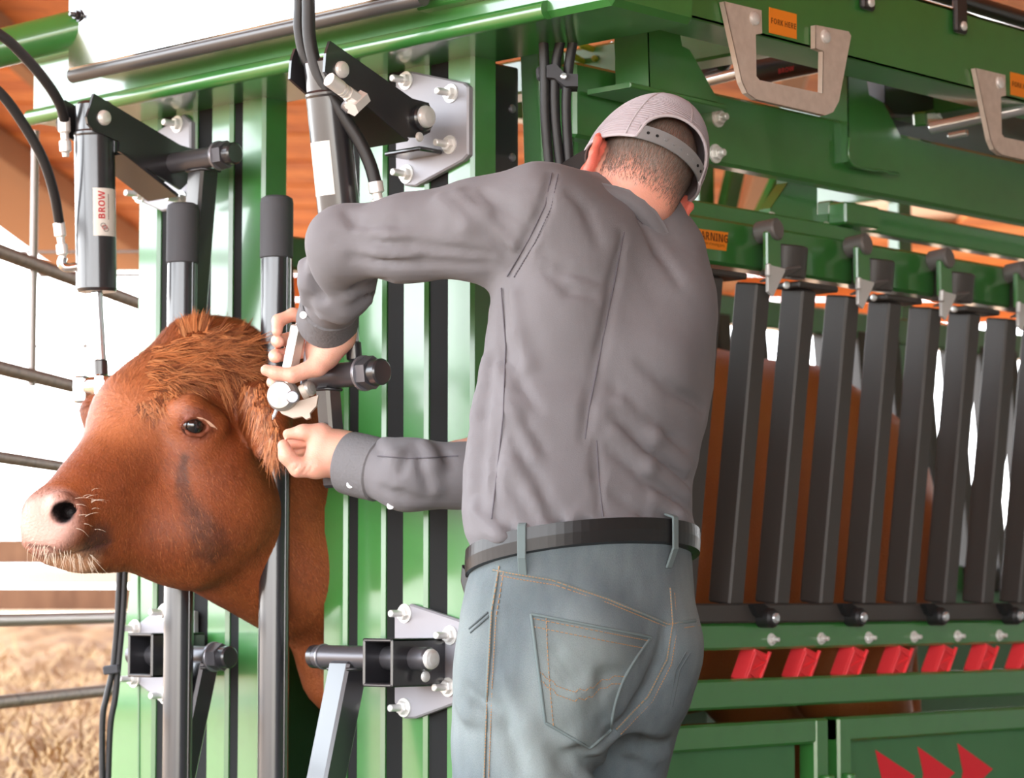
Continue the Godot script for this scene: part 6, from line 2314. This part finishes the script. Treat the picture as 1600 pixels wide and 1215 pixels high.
	for i in strip.size() - 1:
		for w in strip[0].size() - 1:
			var v := [strip[i][w], strip[i + 1][w], strip[i + 1][w + 1], strip[i][w + 1]]
			var n: Vector3 = (v[2] - v[0]).cross(v[1] - v[3])
			var ok: bool = (v[1] - v[0]).cross(v[2] - v[0]).dot(CAM - v[0]) < 0.0
			for x in ([v[0], v[1], v[2], v[0], v[2], v[3]] if ok else [v[0], v[2], v[1], v[0], v[3], v[2]]): st.add_vertex(x)
	st.index()
	st.generate_normals()
	part(t, "collar", st, M.shirt_cloth)
	seam(t.get_node("collar"), "collar_stitching", both, [[886, 297], [926, 302], [970, 318], [1006, 351], [1036, 408]], 0.0008, M.stitch_grey, 0.006, true)

func cap_on(t: Node3D, H: Callable) -> void:
	var c: Vector3 = H.call(0.0, 0.012, -0.006)
	var ra := 0.0925
	var rf := 0.113
	var ru := 0.130
	# azimuth 0 at the back, elevation from the rim
	var S := func(az: float, el: float, grow: float) -> Vector3:
		var e := cos(el)
		return c + hR * ((ra + grow) * sin(az) * e) - hF * ((rf + grow) * cos(az) * e) + hU * ((ru + grow) * sin(el))
	var arch := func(az: float) -> float:
		var w := 0.78
		var a := absf(az)
		return (0.44 * sqrt(maxf(0.0, 1.0 - pow(a / w, 2.4)))) if a < w else -0.06
	var st := new_st()
	var n := 120
	var m := 22
	for i in n:
		for k in m:
			for side in [0.0, -0.003]:
				var vs := []
				var ns := []
				for e in [[i, k], [i + 1, k], [i + 1, k + 1], [i, k + 1]]:
					var az: float = TAU * e[0] / n - PI
					var lo: float = arch.call(az)
					var el: float = lerpf(lo, PI * 0.5, float(e[1]) / m)
					var p: Vector3 = S.call(az, el, side)
					var q := p - c
					vs.append(p)
					var nn := (hR * (q.dot(hR) / (ra * ra)) + hF * (q.dot(hF) / (rf * rf)) + hU * (q.dot(hU) / (ru * ru))).normalized()
					ns.append(nn if side == 0.0 else -nn)
				tri3(st, vs[0], vs[1], vs[2], ns[0], ns[1], ns[2])
				if k < m - 1: tri3(st, vs[0], vs[2], vs[3], ns[0], ns[2], ns[3])
	var cap := part(t, "cap", st, M.cap_cloth, "pale grey snapback cap with mesh back")
	# rim binding and panel seams
	st = new_st()
	var pts := []
	for i in 121:
		var az := TAU * i / 120.0 - PI
		pts.append(S.call(az, arch.call(az), 0.0006))
	tube(st, pts, 0.0028, 1, 7)
	part(cap, "binding", st, M.cap_seam)
	for az in [-PI * 0.99, -1.95, -0.98, 0.0, 0.98, 1.95]:
		st = new_st()
		pts = []
		for i in 21: pts.append(S.call(az, lerpf(arch.call(az), PI * 0.5, i / 20.0), 0.0004))
		tube(st, pts, 0.0016, 1, 6)
		part(cap, "panel_seam", st, M.cap_seam)
	st = new_st()
	dome(cap, S.call(0.0, PI * 0.5, 0.0), hU, 0.006, M.cap_cloth, "top_button")
	# ribs of the mesh panels
	for sp in [[-1.93, -1.0], [-0.96, -0.02], [0.02, 0.96], [1.0, 1.93]]:
		st = new_st()
		for r in 34:
			var el := 0.02 + 1.32 * r / 33.0
			pts = []
			for i in 15:
				var az := lerpf(sp[0], sp[1], i / 14.0)
				if el < arch.call(az) + 0.05:
					if pts.size() > 1: tube(st, pts, 0.0013, 1, 5, false)
					pts = []
					continue
				pts.append(S.call(az, el, 0.0002))
			if pts.size() > 1: tube(st, pts, 0.0013, 1, 5, false)
		part(cap, "mesh_panel", st, M.cap_mesh)
	# strap with peg holes
	st = new_st()
	for i in 30:
		for side in [0.0, 1.0]:
			var a0 := lerpf(-0.80, 0.80, i / 30.0)
			var a1 := lerpf(-0.80, 0.80, (i + 1) / 30.0)
			var g: float = 0.0008 - side * 0.0025
			var v0: Vector3 = S.call(a0, -0.075, g)
			var v1: Vector3 = S.call(a1, -0.075, g)
			var v2: Vector3 = S.call(a1, 0.115, g)
			var v3: Vector3 = S.call(a0, 0.115, g)
			var nn: Vector3 = ((v0 + v2) * 0.5 - c).normalized() * (1.0 - 2.0 * side)
			quad(st, v0, v1, v2, v3, nn)
	var strap := part(cap, "strap", st, M.strap_plastic, "grey plastic snap strap")
	for i in 9:
		var az := -0.62 + 0.155 * i
		st = new_st()
		var p: Vector3 = S.call(az, 0.02, 0.0008)
		lathe(st, p, p - c, [Vector2(0.0026, 0.0), Vector2(0.0026, 0.0006 if i < 2 or i > 6 else 0.0016), Vector2(0, 0.0006 if i < 2 or i > 6 else 0.0016)], 12)
		part(cap, "snap", st, M.hole_dark if i < 2 or i > 6 else M.strap_plastic)
	# brim
	st = new_st()
	for i in 24:
		for k in 8:
			for side in [0.0, 1.0]:
				var vs := []
				for e in [[i, k], [i + 1, k], [i + 1, k + 1], [i, k + 1]]:
					var s := lerpf(-1.0, 1.0, e[0] / 24.0)
					var az: float = PI + s * 1.2
					var p: Vector3 = S.call(az, -0.06, 0.0)
					var out: float = e[1] / 8.0 * 0.088 * (1.0 - 0.18 * pow(absf(s), 6.0))
					vs.append(p + hF * out - hU * (0.006 * e[1] / 8.0 + 0.002 * s * s * e[1] / 8.0 + 0.0035 * side))
				quad(st, vs[0], vs[1], vs[2], vs[3], hU * (1.0 - 2.0 * side))
	part(cap, "brim", st, M.brim_cloth, "dark cap brim")

func tool_in_hand() -> void:
	var t := thing("tagging_tool", "silver hand tool gripped in the man's left hand at the heifer's ear", "tool", "", P(455, 600, 4.41))
	var st := new_st()
	bar(st, P(467, 508, 4.412), P(448, 602, 4.405), 0.022, 0.022, RT * 0.72 + FH * 0.69, 0.003)
	part(t, "grip", st, M.tool_metal)
	st = new_st()
	bar(st, P(484, 520, 4.44), P(474, 604, 4.42), 0.010, 0.014, RT, 0.002)
	part(t, "trigger", st, M.bare_steel)
	st = new_st()
	var c := P(448, 618, 4.405)
	lathe(st, c + FH * 0.018, -FH - RT * 0.35, [Vector2(0, 0), Vector2(0.022, 0.0), Vector2(0.0265, 0.008), Vector2(0.0265, 0.026), Vector2(0.022, 0.034), Vector2(0, 0.037)], 32)
	part(t, "drum", st, M.tool_metal)
	st = new_st()
	plate(st, [P(428, 630, 4.40), P(440, 646, 4.40), P(458, 653, 4.40), P(472, 650, 4.40), P(478, 655, 4.40), P(485, 652, 4.40), P(484, 645, 4.40), P(494, 634, 4.40), P(497, 617, 4.40), P(470, 625, 4.40), P(448, 634, 4.40)], FH * 0.022, 0.002)
	part(t, "guard", st, M.fork_steel)
	st = new_st()
	lathe(st, P(457, 620, 4.372), -FH, [Vector2(0.011, 0), Vector2(0.011, 0.003), Vector2(0.009, 0.004), Vector2(0, 0.004)], 22)
	part(t, "screw", st, M.bare_steel)
	st = new_st()
	cyl(st, P(470, 614, 4.40), P(480, 609, 4.40), 0.0125, 0.002, 20)
	part(t, "collar", st, M.fork_steel)
	dome(t, P(483, 607, 4.40), RT - FH * 0.6 + UC * 0.3, 0.0135, M.tool_metal, "knob")
	st = new_st()
	lathe(st, P(432, 640, 4.405), UC * -1.0 + RT * -0.4, [Vector2(0.003, 0), Vector2(0.003, 0.012), Vector2(0.0008, 0.018)], 10)
	part(t, "needle", st, M.chrome)
